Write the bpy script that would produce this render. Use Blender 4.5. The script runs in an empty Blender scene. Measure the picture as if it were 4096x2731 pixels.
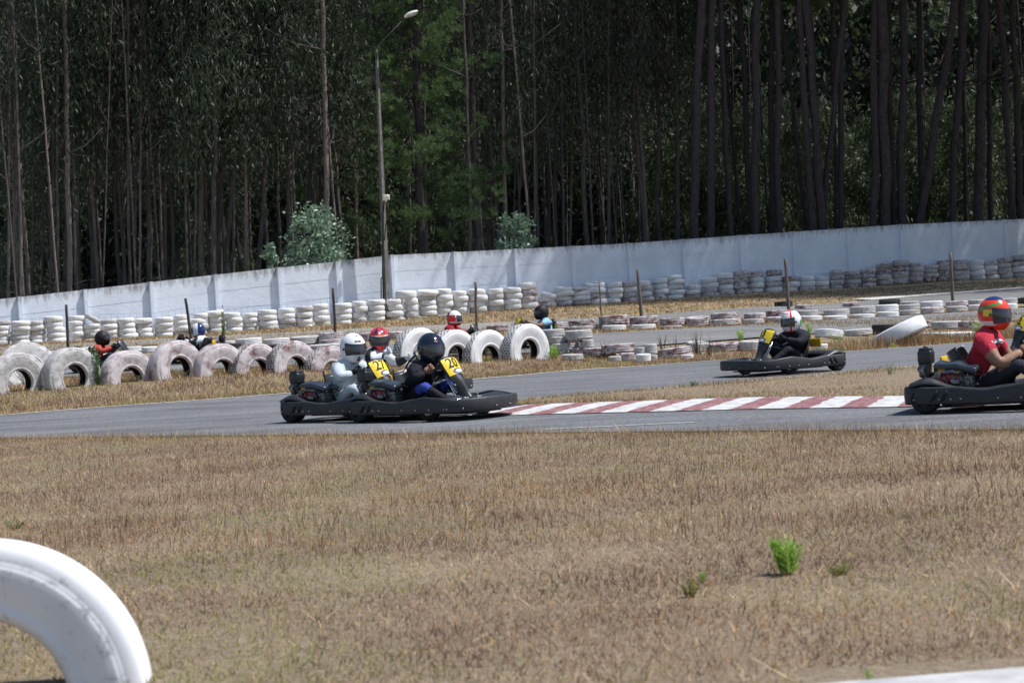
import bpy, bmesh, math, random
import numpy as np
from mathutils import Vector, Matrix, Euler
random.seed(7); RNG = np.random.default_rng(11)
PI = math.pi
S = bpy.context.scene
COL = S.collection
# ------------------------------------------------------------------ camera
F = 7500.0                      # focal length in photo pixels (photo 4096 wide)
ROLL = math.atan(0.056); PITCH = math.atan(105.5 / F)
CAM = Vector((0, 0, 1.0))
_r0 = Vector((1, 0, 0)); _f = Vector((0, math.cos(PITCH), -math.sin(PITCH))); _u0 = Vector((0, math.sin(PITCH), math.cos(PITCH)))
CU = _u0 * math.cos(ROLL) + _r0 * math.sin(ROLL)
CR = _r0 * math.cos(ROLL) - _u0 * math.sin(ROLL)
cd = bpy.data.cameras.new('camera'); cam = bpy.data.objects.new('camera', cd); COL.objects.link(cam)
m3 = Matrix((CR, CU, -_f)).transposed()
cam.matrix_world = Matrix.Translation(CAM) @ m3.to_4x4()
cd.sensor_width = 36; cd.lens = F / 4096 * 36; cd.clip_end = 3000; cd.clip_start = 0.1
cd.dof.use_dof = True; cd.dof.focus_distance = 21.0; cd.dof.aperture_fstop = 6.3
S.camera = cam
# ------------------------------------------------------------------ world, sun, exposure
SUN_EL = math.radians(60); SUN_AZ = math.radians(-1)      # azimuth from +X towards +Y
w = bpy.data.worlds.new('World'); S.world = w; w.use_nodes = True
nt = w.node_tree; nt.nodes.clear()
sky = nt.nodes.new('ShaderNodeTexSky'); sky.sky_type = 'NISHITA'; sky.sun_disc = False
sky.sun_elevation = SUN_EL; sky.sun_rotation = PI / 2 - SUN_AZ; sky.ozone_density = 3.0; sky.air_density = 1.2; sky.dust_density = .6
bg = nt.nodes.new('ShaderNodeBackground'); bg.inputs[1].default_value = 0.10
wo = nt.nodes.new('ShaderNodeOutputWorld')
nt.links.new(sky.outputs[0], bg.inputs[0]); nt.links.new(bg.outputs[0], wo.inputs[0])
sd = bpy.data.lights.new('sun', 'SUN'); sd.energy = 4.9; sd.angle = math.radians(0.53); sd.color = (1.0, 0.985, 0.96)
sun = bpy.data.objects.new('sun', sd); COL.objects.link(sun)
SDIR = Vector((math.cos(SUN_EL) * math.cos(SUN_AZ), math.cos(SUN_EL) * math.sin(SUN_AZ), math.sin(SUN_EL)))
sun.rotation_euler = SDIR.to_track_quat('Z', 'Y').to_euler(); sun.location = (30, 0, 60)
S.view_settings.view_transform = 'Standard'; S.view_settings.look = 'None'; S.view_settings.gamma = 1
S.view_settings.exposure = 0.2
S.render.engine = 'CYCLES'; S.cycles.max_bounces = 6; S.cycles.transparent_max_bounces = 6

# ------------------------------------------------------------------ picture point -> world helpers
def ray(px, py):
    d = _f + CR * ((px - 2048) / F) - CU * ((py - 1365.5) / F)
    return d / d.y
def P(px, py, Y):
    return CAM + ray(px, py) * Y
def horizon(px): return 1260 - 0.056 * (px - 2048)
# terrain: height profile along lines of sight columns (real slope of the site: rises away from the camera)
PROF = {
 -900: [(26,0),(28,.08),(31,.28),(36,.25),(39,.33),(42,.65),(47,.85),(54,.9),(70,1.0)],
 0:    [(26,0),(28,.08),(31,.28),(36,.25),(39,.33),(42,.65),(47,.85),(54,.91),(70,1.1)],
 800:  [(27.5,0),(29,.08),(31.5,.28),(36,.25),(39.5,.33),(42,.62),(47,.83),(57,.92),(70,1.1)],
 1500: [(29,0),(30.5,.08),(33,.24),(36.5,.2),(39.5,.32),(42,.55),(47,.78),(61,1.03),(72,1.2)],
 2048: [(30,0),(31.5,.06),(33.5,.2),(36.5,.2),(39,.32),(43,.5),(47,.65),(53,.88),(63,1.17),(75,1.3)],
 2500: [(31.7,0),(34.5,.06),(38,.25),(42.5,.47),(45,.5),(52,.8),(60,1.1),(65,1.22),(76,1.3)],
 3000: [(33,0),(35,.05),(39,.25),(43.5,.46),(45,.48),(52,.8),(66,1.3),(78,1.4)],
 3600: [(34.3,0),(38,.04),(41,.13),(43,.2),(50,.4),(52,.45),(58,.85),(69,1.33),(80,1.4)],
 4096: [(35.5,0),(38,.04),(41,.13),(43,.2),(50,.4),(53,.45),(59,.85),(70,1.34),(82,1.4)],
 5200: [(36,0),(38,.04),(41,.13),(43,.2),(50,.4),(54,.45),(60,.85),(72,1.34),(82,1.4)],
}
_PX = sorted(PROF); _U = np.array([(p - 2048) / F for p in _PX])
_YY = np.linspace(0, 100, 401)
_T = np.array([np.interp(_YY, [0] + [a for a, b in PROF[p]], [0] + [b for a, b in PROF[p]]) for p in _PX])
_k = np.ones(7) / 7
_T = np.array([np.convolve(np.pad(r, 3, mode='edge'), _k, 'valid') for r in _T])
def gz(X, Y):
    X = np.asarray(X, float); Y = np.asarray(Y, float)
    Yc = np.clip(Y, 1.0, 100); u = np.clip(X / Yc, _U[0], _U[-1])
    j = np.clip(np.searchsorted(_U, u) - 1, 0, len(_U) - 2); t = (u - _U[j]) / (_U[j + 1] - _U[j])
    yi = np.clip(Yc / 0.25, 0, 399.999); i = yi.astype(int); fy = yi - i
    def s(jj): return _T[jj, i] * (1 - fy) + _T[jj, i + 1] * fy
    z = s(j) * (1 - t) + s(j + 1) * t
    h = np.clip((Y - 98) / 60, 0, 1); h = h * h * (3 - 2 * h)  # hill added behind the wood so no bright sky shows through
    return z + 38 * h
def hit(px, py):
    """point where the line of sight through a photo pixel meets the ground"""
    d = ray(px, py); Ys = np.arange(4, 99, 0.02)
    zz = CAM.z + d.z * Ys; g = gz(d.x * Ys, Ys)
    k = np.nonzero(zz <= g)[0]
    Y = Ys[k[0]] if len(k) else 60
    return Vector((d.x * Y, Y, float(gz(d.x * Y, Y))))

# ------------------------------------------------------------------ mesh builder
class MB:
    def __init__(s): s.v = []; s.f = []; s.m = []; s.sm = []
    def add(s, vs, fs, mi=0, M=None, smooth=True):
        b = len(s.v)
        for v in vs:
            v = Vector(v); s.v.append(tuple(M @ v if M else v))
        for i, f in enumerate(fs):
            s.f.append(tuple(b + k for k in f)); s.m.append(mi[i] if isinstance(mi, list) else mi); s.sm.append(smooth)
        return s
    def box(s, c, d, mi=0, M=None, bev=0.0):
        x, y, z = d[0] / 2, d[1] / 2, d[2] / 2
        if bev <= 0:
            vs = [(c[0]+a*x, c[1]+b*y, c[2]+e*z) for a in (-1,1) for b in (-1,1) for e in (-1,1)]
            fs = [(0,1,3,2),(4,6,7,5),(0,4,5,1),(2,3,7,6),(0,2,6,4),(1,5,7,3)]
            return s.add(vs, fs, mi, M, False)
        bm = bmesh.new(); bmesh.ops.create_cube(bm, size=1)
        for v in bm.verts: v.co = Vector((v.co.x*d[0]+c[0], v.co.y*d[1]+c[1], v.co.z*d[2]+c[2]))
        bmesh.ops.bevel(bm, geom=bm.edges[:], offset=min(bev, min(d)*.45), segments=2, affect='EDGES', profile=.5)
        bm.verts.index_update()
        s.add([v.co[:] for v in bm.verts], [[v.index for v in f.verts] for f in bm.faces], mi, M, True); bm.free(); return s
    def tube(s, path, rad, n=8, mi=0, M=None, cap=True, sq=1.0):
        path = [Vector(p) for p in path]; k = len(path)
        if not hasattr(rad, '__len__'): rad = [rad] * k
        vs = []; prev = None
        for i, p in enumerate(path):
            t = (path[min(i+1,k-1)] - path[max(i-1,0)]).normalized()
            if prev is None:
                a = Vector((0,0,1)) if abs(t.z) < .9 else Vector((1,0,0)); a = (a - t*a.dot(t)).normalized()
            else: a = (prev - t*prev.dot(t)).normalized()
            prev = a; b = t.cross(a)
            for j in range(n):
                th = 2*PI*j/n; vs.append(p + (a*math.cos(th)*sq + b*math.sin(th))*rad[i])
        fs = [(i*n+j, i*n+(j+1)%n, (i+1)*n+(j+1)%n, (i+1)*n+j) for i in range(k-1) for j in range(n)]
        if cap: fs += [tuple(range(n-1,-1,-1)), tuple((k-1)*n+j for j in range(n))]
        return s.add(vs, fs, mi, M)
    def lathe(s, prof, n=32, mi=0, M=None, closed=False):
        k = len(prof); vs = [(r*math.cos(2*PI*j/n), r*math.sin(2*PI*j/n), z) for (r, z) in prof for j in range(n)]
        fs = []; ms = []
        for i in range(k if closed else k-1):
            i2 = (i+1) % k
            for j in range(n):
                fs.append((i*n+j, i*n+(j+1)%n, i2*n+(j+1)%n, i2*n+j)); ms.append(mi[i] if isinstance(mi, (list,tuple)) else mi)
        return s.add(vs, fs, ms, M)
    def grid(s, fn, nu, nv, mi=0, M=None, thick=0.0):
        vs = [Vector(fn(i/nu, j/nv)) for i in range(nu+1) for j in range(nv+1)]
        fs = [(i*(nv+1)+j, (i+1)*(nv+1)+j, (i+1)*(nv+1)+j+1, i*(nv+1)+j+1) for i in range(nu) for j in range(nv)]
        if thick:
            n = len(vs); vs2 = [v - Vector((0,0,thick)) for v in vs]
            f2 = [tuple(n+k for k in reversed(f)) for f in fs]
            e = [i*(nv+1) for i in range(nu+1)] + [nu*(nv+1)+j for j in range(1,nv+1)] + [i*(nv+1)+nv for i in range(nu-1,-1,-1)] + [j for j in range(nv-1,0,-1)]
            f3 = [(e[q], n+e[q], n+e[(q+1)%len(e)], e[(q+1)%len(e)]) for q in range(len(e))]
            return s.add(vs+vs2, fs+f2+f3, mi, M)
        return s.add(vs, fs, mi, M)
    def ball(s, c, r, n=12, mi=0, M=None):
        c = Vector(c); r = Vector(r) if hasattr(r,'__len__') else Vector((r,r,r)); h = n//2
        def fn(a, b):
            th = PI*a; ph = 2*PI*b
            return c + Vector((r.x*math.sin(th)*math.cos(ph), r.y*math.sin(th)*math.sin(ph), -r.z*math.cos(th)))
        return s.grid(lambda a,b: fn(a,b), h, n, mi, M)
    def mesh(s, name, mats):
        me = bpy.data.meshes.new(name); me.from_pydata(s.v, [], s.f)
        for m in (mats if isinstance(mats, (list,tuple)) else [mats]): me.materials.append(m)
        me.polygons.foreach_set('material_index', s.m); me.polygons.foreach_set('use_smooth', s.sm)
        bm = bmesh.new(); bm.from_mesh(me); bmesh.ops.recalc_face_normals(bm, faces=bm.faces); bm.to_mesh(me); bm.free()
        me.update(); return me
def link(name, data, parent=None, loc=None, rot=None, scale=None):
    o = bpy.data.objects.new(name, data); COL.objects.link(o)
    if parent: o.parent = parent
    if loc is not None: o.location = loc
    if rot is not None: o.rotation_euler = rot
    if scale is not None: o.scale = scale
    return o
def tag(o, label, cat=None, group=None, kind=None):
    if label: o['label'] = label
    if cat: o['category'] = cat
    if group: o['group'] = group
    if kind: o['kind'] = kind
    return o
def struct(name, me): return tag(link(name, me), None, kind='structure')
ORD = ['zeroth','first','second','third','fourth','fifth','sixth','seventh','eighth','ninth','tenth','eleventh','twelfth','thirteenth','fourteenth']

# ------------------------------------------------------------------ materials
class NT:
    def __init__(s, name, rough=.7, spec=.3, metal=0.0):
        s.mat = bpy.data.materials.new(name); s.mat.use_nodes = True; s.t = s.mat.node_tree
        s.b = s.t.nodes['Principled BSDF']; s.b.inputs['Roughness'].default_value = rough
        s.b.inputs['Specular IOR Level'].default_value = spec; s.b.inputs['Metallic'].default_value = metal
    def n(s, ty, **kw):
        x = s.t.nodes.new(ty)
        for k, v in kw.items(): setattr(x, k, v)
        return x
    def l(s, a, b): s.t.links.new(a, b)
    def coord(s, kind='Object'): return s.n('ShaderNodeTexCoord').outputs[kind]
    def pos(s): return s.n('ShaderNodeNewGeometry').outputs['Position']
    def noise(s, vec, scale, detail=4, rough=.55, offs=None):
        x = s.n('ShaderNodeTexNoise'); x.inputs['Scale'].default_value = scale; x.inputs['Detail'].default_value = detail; x.inputs['Roughness'].default_value = rough
        if offs is not None:
            a = s.n('ShaderNodeVectorMath', operation='ADD'); s.l(vec, a.inputs[0]); s.l(offs, a.inputs[1]); vec = a.outputs[0]
        s.l(vec, x.inputs['Vector']); return x.outputs['Fac']
    def scl(s, vec, sx, sy, sz):
        m = s.n('ShaderNodeMapping'); m.inputs['Scale'].default_value = (sx,sy,sz); s.l(vec, m.inputs['Vector']); return m.outputs[0]
    def rand(s, k=50.0):
        o = s.n('ShaderNodeObjectInfo'); m = s.n('ShaderNodeMath', operation='MULTIPLY'); m.inputs[1].default_value = k; s.l(o.outputs['Random'], m.inputs[0]); return m.outputs[0]
    def ramp(s, fac, stops):
        r = s.n('ShaderNodeValToRGB'); e = r.color_ramp.elements
        while len(e) > 1: e.remove(e[-1])
        for i, (p, c) in enumerate(stops):
            q = e[0] if i == 0 else e.new(p)
            q.position = p; q.color = (c[0],c[1],c[2],1) if hasattr(c,'__len__') else (c,c,c,1)
        s.l(fac, r.inputs[0]); return r.outputs[0]
    def mix(s, fac, a, b, mode='MIX'):
        x = s.n('ShaderNodeMix', data_type='RGBA', blend_type=mode)
        if isinstance(fac, (int,float)): x.inputs[0].default_value = fac
        else: s.l(fac, x.inputs[0])
        for i, q in ((6,a),(7,b)):
            if hasattr(q, 'is_linked') or hasattr(q,'links'): s.l(q, x.inputs[i])
            else: x.inputs[i].default_value = (q[0],q[1],q[2],1)
        return x.outputs[2]
    def col(s, c):
        if hasattr(c,'links'): s.l(c, s.b.inputs['Base Color'])
        else: s.b.inputs['Base Color'].default_value = (c[0],c[1],c[2],1)
        return s
    def bump(s, h, st=.3, dist=.02):
        x = s.n('ShaderNodeBump'); x.inputs['Strength'].default_value = st; x.inputs['Distance'].default_value = dist
        s.l(h, x.inputs['Height']); s.l(x.outputs[0], s.b.inputs['Normal']); return s
def simple(name, c, rough=.6, spec=.4, metal=0.0, var=.25, scale=12, bump=0):
    m = NT(name, rough, spec, metal); v = m.coord(); f = m.noise(v, scale)
    lo = [x*(1-var) for x in c]; hi = [min(1,x*(1+var)) for x in c]
    m.col(m.ramp(f, [(.3,lo),(.7,hi)]))
    if bump: m.bump(m.noise(v, scale*3), bump, .01)
    return m.mat
M = {}
def tyre_paint(name, white, red=0.0, dirt=.35, tread=False, black=False):
    m = NT(name, .75, .25); v = m.coord(); r = m.rand(37.0)
    if black: base = m.ramp(m.noise(v, 6, offs=r), [(.35,(.018,.018,.02)),(.7,(.06,.058,.055))])
    else:
        base = m.ramp(m.noise(v, 3.2, 5, offs=r), [(.3,[x*.82 for x in white]),(.65,white)])
        if red > 0:
            base = m.mix(m.ramp(m.noise(v, 2.2, 6, .62, offs=r), [(.62-red*.35,0),(.78-red*.3,1)]), base, (.17,.085,.08))
        # worn paint flecks and grey dirt with shapes of their own
        base = m.mix(m.ramp(m.noise(v, 5, 7, .68, offs=r), [(.76-dirt*.34,0),(.90-dirt*.26,.8)]), base, (.20,.18,.17))
    if tread:
        uv = m.n('ShaderNodeUVMap').outputs[0]
        br = m.n('ShaderNodeTexBrick'); br.inputs['Scale'].default_value = 1.0
        br.inputs['Mortar Size'].default_value = .075; br.inputs['Mortar Smooth'].default_value = .25
        br.inputs['Brick Width'].default_value = .62; br.inputs['Row Height'].default_value = .42
        mp = m.n('ShaderNodeMapping'); mp.inputs['Scale'].default_value = (20, 3.0, 1); m.l(uv, mp.inputs['Vector'])
        ds = m.n('ShaderNodeVectorMath', operation='ADD'); nz = m.n('ShaderNodeTexNoise'); nz.inputs['Scale'].default_value = 3.0; m.l(mp.outputs[0], nz.inputs['Vector'])
        sc = m.n('ShaderNodeVectorMath', operation='SCALE'); sc.inputs['Scale'].default_value = .35; m.l(nz.outputs['Color'], sc.inputs[0])
        m.l(mp.outputs[0], ds.inputs[0]); m.l(sc.outputs[0], ds.inputs[1]); m.l(ds.outputs[0], br.inputs['Vector'])
        f = br.outputs['Fac']; base = m.mix(f, base, (.035,.032,.03))
        inv = m.n('ShaderNodeMath', operation='SUBTRACT'); inv.inputs[0].default_value = 1; m.l(f, inv.inputs[1]); m.bump(inv.outputs[0], .8, .02)
    else: m.bump(m.noise(v, 30, 4), .35, .01)
    m.col(base); return m.mat
W = (.76,.75,.75)
M['t_white'] = tyre_paint('white_tyre_paint', W, 0, .42)
M['t_dirty'] = tyre_paint('dirty_white_tyre_paint', (.56,.54,.53), 0, .9)
M['t_red'] = tyre_paint('faded_red_white_tyre_paint', (.55,.50,.50), .62, .5)
M['t_pink'] = tyre_paint('pinkish_white_tyre_paint', (.60,.54,.55), .38, .75)
M['t_black'] = tyre_paint('black_rubber_tyre', W, black=True)
M['t_tread'] = tyre_paint('white_paint_on_tread', (.76,.75,.73), 0, .35, tread=True)
M['t_tread_red'] = tyre_paint('reddish_paint_on_tread', (.72,.68,.66), .45, .4, tread=True)
M['rubber_in'] = simple('tyre_inside_rubber', (.025,.024,.023), .9, .2, var=.5)
M['plastic'] = None
def plastic():
    m = NT('scuffed_black_plastic', .38, .5); v = m.coord(); f = m.noise(m.scl(v, 2, 2, 9), 6, 6, .7)
    m.col(m.ramp(f, [(.35,(.016,.017,.02)),(.62,(.03,.031,.035)),(.8,(.075,.075,.08))]))
    rr = m.ramp(m.noise(v, 14, 5), [(.3,.28),(.7,.55)]); m.l(rr, m.b.inputs['Roughness']); m.bump(m.noise(v, 25, 4), .15, .01); return m.mat
M['plastic'] = plastic()
def bump_plastic():
    m = NT('scuffed_bumper_plastic', .5, .4); v = m.coord(); f = m.noise(m.scl(v, 3, 3, 14), 5, 6, .7)
    m.col(m.ramp(f, [(.3,(.020,.020,.023)),(.6,(.036,.036,.040)),(.8,(.085,.085,.09))])); m.bump(m.noise(v, 40, 3), .15, .005); return m.mat
M['bumper'] = bump_plastic()
M['rubber'] = simple('kart_tyre_rubber', (.018,.018,.018), .85, .3, var=.4)
M['steel'] = simple('dull_steel', (.45,.45,.46), .35, .5, .9)
M['chrome'] = simple('bright_steel', (.8,.8,.82), .18, .5, 1.0, var=.05)
M['frame'] = simple('dark_frame_paint', (.03,.03,.035), .45, .5)
M['seat'] = simple('black_seat_shell', (.02,.022,.026), .35, .5)
M['yellow'] = simple('yellow_plate_plastic', (.83,.60,.03), .45, .4, var=.08)
M['amber'] = simple('amber_yellow_panel', (.70,.42,.02), .5, .4, var=.1)
M['ink'] = simple('black_ink', (.012,.012,.012), .6, .3)
M['logo_blue'] = simple('blue_badge_ink', (.06,.07,.30), .5, .4)
M['white'] = simple('white_gloss', (.82,.83,.85), .22, .5, var=.03)
M['redblock'] = simple('red_engine_cover', (.33,.03,.035), .4, .5)
M['cover'] = simple('glossy_tank_cover', (.03,.037,.05), .18, .6)
M['visor'] = simple('dark_visor', (.03,.028,.04), .08, .8)
M['skin'] = simple('tanned_skin', (.30,.165,.105), .55, .35, var=.12)
def cloth(name, c, rough=.85):
    m = NT(name, rough, .2); v = m.coord(); f = m.noise(v, 9, 4)
    m.col(m.ramp(f, [(.3,[x*.8 for x in c]),(.7,c)])); m.bump(m.noise(m.scl(v,1.4,1,.6), 7, 4, .5), .9, .05); return m.mat
M['suit_black'] = cloth('black_race_suit', (.02,.02,.028)); M['suit_grey'] = cloth('pale_grey_race_suit', (.60,.66,.70))
M['suit_white'] = cloth('white_suit_cloth', (.68,.70,.72)); M['tee_red'] = cloth('red_t_shirt', (.52,.035,.06)); M['tee_blue'] = cloth('pale_blue_t_shirt', (.30,.55,.78))
M['jacket_red'] = cloth('dark_red_jacket', (.36,.02,.03)); M['orange_red'] = cloth('orange_red_top', (.50,.085,.06))
M['trouser'] = cloth('dark_trousers', (.035,.037,.05)); M['blue_knee'] = cloth('blue_knee_panel', (.06,.09,.42))
M['khaki'] = cloth('khaki_cloth', (.35,.30,.22))

def bw():
    m=NT('black_and_white_race_suit',.8,.2); v=m.coord(); w_=m.n('ShaderNodeTexWave'); w_.inputs['Scale'].default_value=3.2; w_.inputs['Distortion'].default_value=2.5; m.l(m.scl(v,.3,1,1.2),w_.inputs['Vector'])
    m.col(m.ramp(w_.outputs['Fac'],[(.60,(.03,.03,.035)),(.66,(.62,.64,.66))])); return m.mat
M['suit_bw']=bw()
# ================================================================== SETTING
def interp_line(pts, n):
    pts = [Vector((p[0], p[1], 0)) for p in pts]; L = [0]
    for a, b in zip(pts, pts[1:]): L.append(L[-1] + (b-a).length)
    t = np.linspace(0, L[-1], n)
    return np.stack([np.interp(t, L, [p.x for p in pts]), np.interp(t, L, [p.y for p in pts])], 1), L[-1]
def loft(name, near, far, mat, lift, n=160, m=24, zfun=None, by_x=False):
    a, La = interp_line(near, n+1); b, Lb = interp_line(far, n+1)
    vs = []; uv = []
    for i in range(n+1):
        for j in range(m+1):
            t = j/m; x = a[i,0]*(1-t)+b[i,0]*t; y = a[i,1]*(1-t)+b[i,1]*t
            vs.append((x, y, float(gz(x,y)) + lift + (zfun(t, i/n) if zfun else 0))); uv.append((La*i/n, t))
    fs = [(i*(m+1)+j, (i+1)*(m+1)+j, (i+1)*(m+1)+j+1, i*(m+1)+j+1) for i in range(n) for j in range(m)]
    me = bpy.data.meshes.new(name); me.from_pydata(vs, [], fs); me.materials.append(mat)
    l = me.uv_layers.new(name='UVMap'); vi = np.zeros(len(me.loops), int); me.loops.foreach_get('vertex_index', vi)
    l.data.foreach_set('uv', np.array(uv)[vi].ravel()); me.polygons.foreach_set('use_smooth', [True]*len(fs)); me.update()
    return me
def PD(px, D): return ((px-2048)/F*D, D)
# ---- materials of the ground
def ground_mat():
    m = NT('dry_grass_soil', .95, .1); p = m.pos()
    a = m.ramp(m.noise(p, .9, 6, .6), [(.3,(.19,.145,.105)),(.5,(.27,.21,.145)),(.66,(.35,.28,.19))])
    g = m.ramp(m.noise(p, .45, 5, .6), [(.56,0),(.72,.45)])
    a = m.mix(g, a, (.15,.15,.05))
    a = m.mix(.55, a, m.ramp(m.noise(p, 22, 6, .7), [(.3,(.12,.085,.06)),(.55,(.30,.23,.165)),(.75,(.55,.46,.34))]))
    sx = m.n('ShaderNodeSeparateXYZ'); m.l(p, sx.inputs[0])
    # pale sandy litter on the strip in front of the wall, dark humus under the wood
    def band(lo, hi):
        r = m.n('ShaderNodeMapRange'); r.inputs[1].default_value = lo; r.inputs[2].default_value = hi; m.l(sx.outputs['Y'], r.inputs[0]); return r.outputs[0]
    lit = m.ramp(m.noise(p, 7, 6, .7), [(.35,(.16,.115,.065)),(.5,(.30,.23,.14)),(.68,(.47,.39,.27))])
    a = m.mix(band(40, 44), a, lit)
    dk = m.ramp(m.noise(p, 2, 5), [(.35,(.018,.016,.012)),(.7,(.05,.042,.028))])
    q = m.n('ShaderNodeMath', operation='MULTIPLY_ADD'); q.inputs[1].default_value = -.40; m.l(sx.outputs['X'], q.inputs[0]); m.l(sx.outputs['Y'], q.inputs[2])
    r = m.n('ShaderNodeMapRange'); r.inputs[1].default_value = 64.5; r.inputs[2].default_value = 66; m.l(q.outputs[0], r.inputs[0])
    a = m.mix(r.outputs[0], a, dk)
    m.col(a); m.bump(m.noise(p, 30, 5, .7), .8, .04); return m.mat
def asphalt_mat(name, base=.125, dusty=0.0):
    m = NT(name, .85, .3); p = m.pos()
    f = m.noise(p, 120, 3, .6); c = m.ramp(f, [(.36,(base*.45,base*.46,base*.5)),(.5,(base,base,base*1.05)),(.64,(base*1.9,base*1.9,base*1.95))])
    f0 = m.noise(p, 34, 3, .65); c = m.mix(.65, c, m.ramp(f0, [(.36,(base*.5,base*.51,base*.54)),(.5,(base,base,base*1.05)),(.66,(base*1.75,base*1.75,base*1.8))]))
    big = m.ramp(m.noise(m.scl(p, .35, 1.0, 1), 1.2, 6, .65), [(.3,.60),(.5,.95),(.7,1.15)]); c = m.mix(1, c, big, 'MULTIPLY')
    # rubbered line worn by tyres along the track
    dr = m.ramp(m.noise(m.scl(p, .12, .9, 1), 1.6, 3, .5), [(.55,0),(.72,.4)]); c = m.mix(dr, c, (base*.45,base*.45,base*.48))
    sk = m.n('ShaderNodeMapping'); sk.inputs['Rotation'].default_value = (0,0,-.30); sk.inputs['Scale'].default_value = (.10,2.6,1); m.l(p, sk.inputs['Vector'])
    c = m.mix(m.ramp(m.noise(sk.outputs[0], 2.2, 5, .6), [(.56,0),(.66,.62),(.72,.15)]), c, (base*.35,base*.35,base*.38))
    if dusty: c = m.mix(m.ramp(m.noise(p, .5, 5, .65), [(.3,dusty),(.7,dusty*.6)]), c, (.36,.31,.24))
    m.col(c); m.bump(f0, .5, .01); return m.mat
M['ground'] = ground_mat(); M['asphalt'] = asphalt_mat('asphalt', .150); M['asphalt_old'] = asphalt_mat('old_pale_asphalt', .17, .12); M['asphalt_dust'] = asphalt_mat('dusty_asphalt', .19, .5)
def line_mat():
    m = NT('worn_white_line_paint', .8, .2); p = m.pos()
    m.col(m.ramp(m.noise(p, 9, 6, .7), [(.36,(.30,.30,.29)),(.5,(.62,.62,.60))])); return m.mat
M['line'] = line_mat()
xs = np.concatenate([[-700,-300,-150,-100], np.arange(-70, 70.1, .8), [100,150,300,700]])
ys = np.concatenate([[-300,-100,-40,-15], np.arange(-5, 24, 1.0), np.arange(24, 76, .4), np.arange(76, 170, 2.0), [200,300,700]])
X, Y = np.meshgrid(xs, ys, indexing='ij'); Z = gz(X, Y)
wob = .02*np.sin(X*1.7+Y*.6)*np.sin(Y*1.3) * np.clip((Y-60)/10, 0, 1); Z = Z + wob
gv = np.stack([X, Y, Z], -1).reshape(-1, 3); ny = len(ys)
gf = [(i*ny+j, (i+1)*ny+j, (i+1)*ny+j+1, i*ny+j+1) for i in range(len(xs)-1) for j in range(ny-1)]
me = bpy.data.meshes.new('ground'); me.from_pydata(gv.tolist(), [], gf); me.materials.append(M['ground']); me.polygons.foreach_set('use_smooth', [True]*len(gf)); me.update()
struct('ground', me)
# ---- tracks
NEAR = [(-16,29.5),(-12,25.2),(-8,21.8),PD(0,19.7),PD(1000,17.6),PD(2048,15.8),PD(3000,14.4),PD(4096,13.0),(5.6,11.3),(9,8.6)]
FAR1 = [(-20,19.4),(-14,22.2),(-10,24.3),PD(0,25.9),PD(600,27.0),PD(1000,27.7),PD(1864,29.6),PD(2389,31.4),PD(2855,32.5),PD(3500,33.8),PD(3863,34.9),(12,37),(20,42)]
def zed(pts): return pts
struct('track', loft('track', NEAR, [(-22,33)]+[(-14,22.9)][:0]+FAR1[1:], M['asphalt'], .010, 220, 60))
ISL_F = [(-.02,20.75),PD(2120,21.35),PD(2223,21.75),PD(3000,23.35),PD(3500,24.6),PD(3718,25.1),(9,27.4),(16,32)]
ISL_N = [(-.02,20.55),(.15,20.25),PD(3000,19.1),PD(3590,17.8),(5.6,16.0),(9,12.6)]
struct('grass_island', loft('grass_island', ISL_N, ISL_F, M['ground'], .016, 80, 16, lambda t,u: .03*math.sin(PI*min(1,max(0,t)))))
def curb_mat():
    m = NT('red_and_white_kerb_paint', .75, .25); uv = m.n('ShaderNodeUVMap').outputs[0]; p = m.pos()
    dp = m.n('ShaderNodeVectorMath', operation='DOT_PRODUCT'); m.l(p, dp.inputs[0]); dp.inputs[1].default_value = (.945, -.326, 0)
    a = m.n('ShaderNodeMath', operation='MULTIPLY_ADD'); m.l(m.noise(p, 3, 4, .6), a.inputs[0]); a.inputs[1].default_value = .12; m.l(dp.outputs['Value'], a.inputs[2])
    b = m.n('ShaderNodeMath', operation='MULTIPLY'); m.l(a.outputs[0], b.inputs[0]); b.inputs[1].default_value = 1/.53
    c = m.n('ShaderNodeMath', operation='FRACT'); m.l(b.outputs[0], c.inputs[0])
    st = m.ramp(c.outputs[0], [(.0,1),(.44,1),(.47,0),(.97,0),(1,1)])
    red = m.ramp(m.noise(p, 12, 6, .7), [(.33,(.15,.07,.075)),(.52,(.26,.115,.12)),(.68,(.42,.31,.30))])
    wh = m.ramp(m.noise(p, 10, 6, .7), [(.34,(.33,.31,.30)),(.50,(.54,.53,.52)),(.7,(.68,.67,.66))])
    cc = m.mix(st, wh, red); cr = m.ramp(m.noise(m.scl(p,1,3,1), 8, 7, .8), [(.36,.0),(.40,1)])
    m.col(m.mix(cr, (.2,.17,.15), cc)); m.bump(m.noise(p, 18, 5), .4, .01); return m.mat
M['curb'] = curb_mat()
CB_N = [(-.55,18.78),PD(1892,18.65),PD(2188,18.3),PD(2565,17.75),PD(3000,17.2),PD(3612,16.25),(4.6,15.1),(8,11.6)]
CB_F = [(-.5,18.9),(-.25,19.6),(.15,20.22),PD(3000,19.07),PD(3590,17.77),(5.5,15.95),(8.9,12.55)]
struct('kerb', loft('kerb', CB_N, CB_F, M['curb'], .018, 120, 10, lambda t,u: .012*math.sin(PI*.5*min(1,t*1.25))*min(1,u*8)))
def strip(name, pts, wdt, mat, lift, n=120):
    a, L = interp_line(pts, n+1); t = np.gradient(a, axis=0); t /= np.linalg.norm(t, axis=1)[:,None]; nn = np.stack([-t[:,1], t[:,0]], 1)
    return loft(name, (a - nn*wdt/2).tolist(), (a + nn*wdt/2).tolist(), mat, lift, n, 1)
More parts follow.
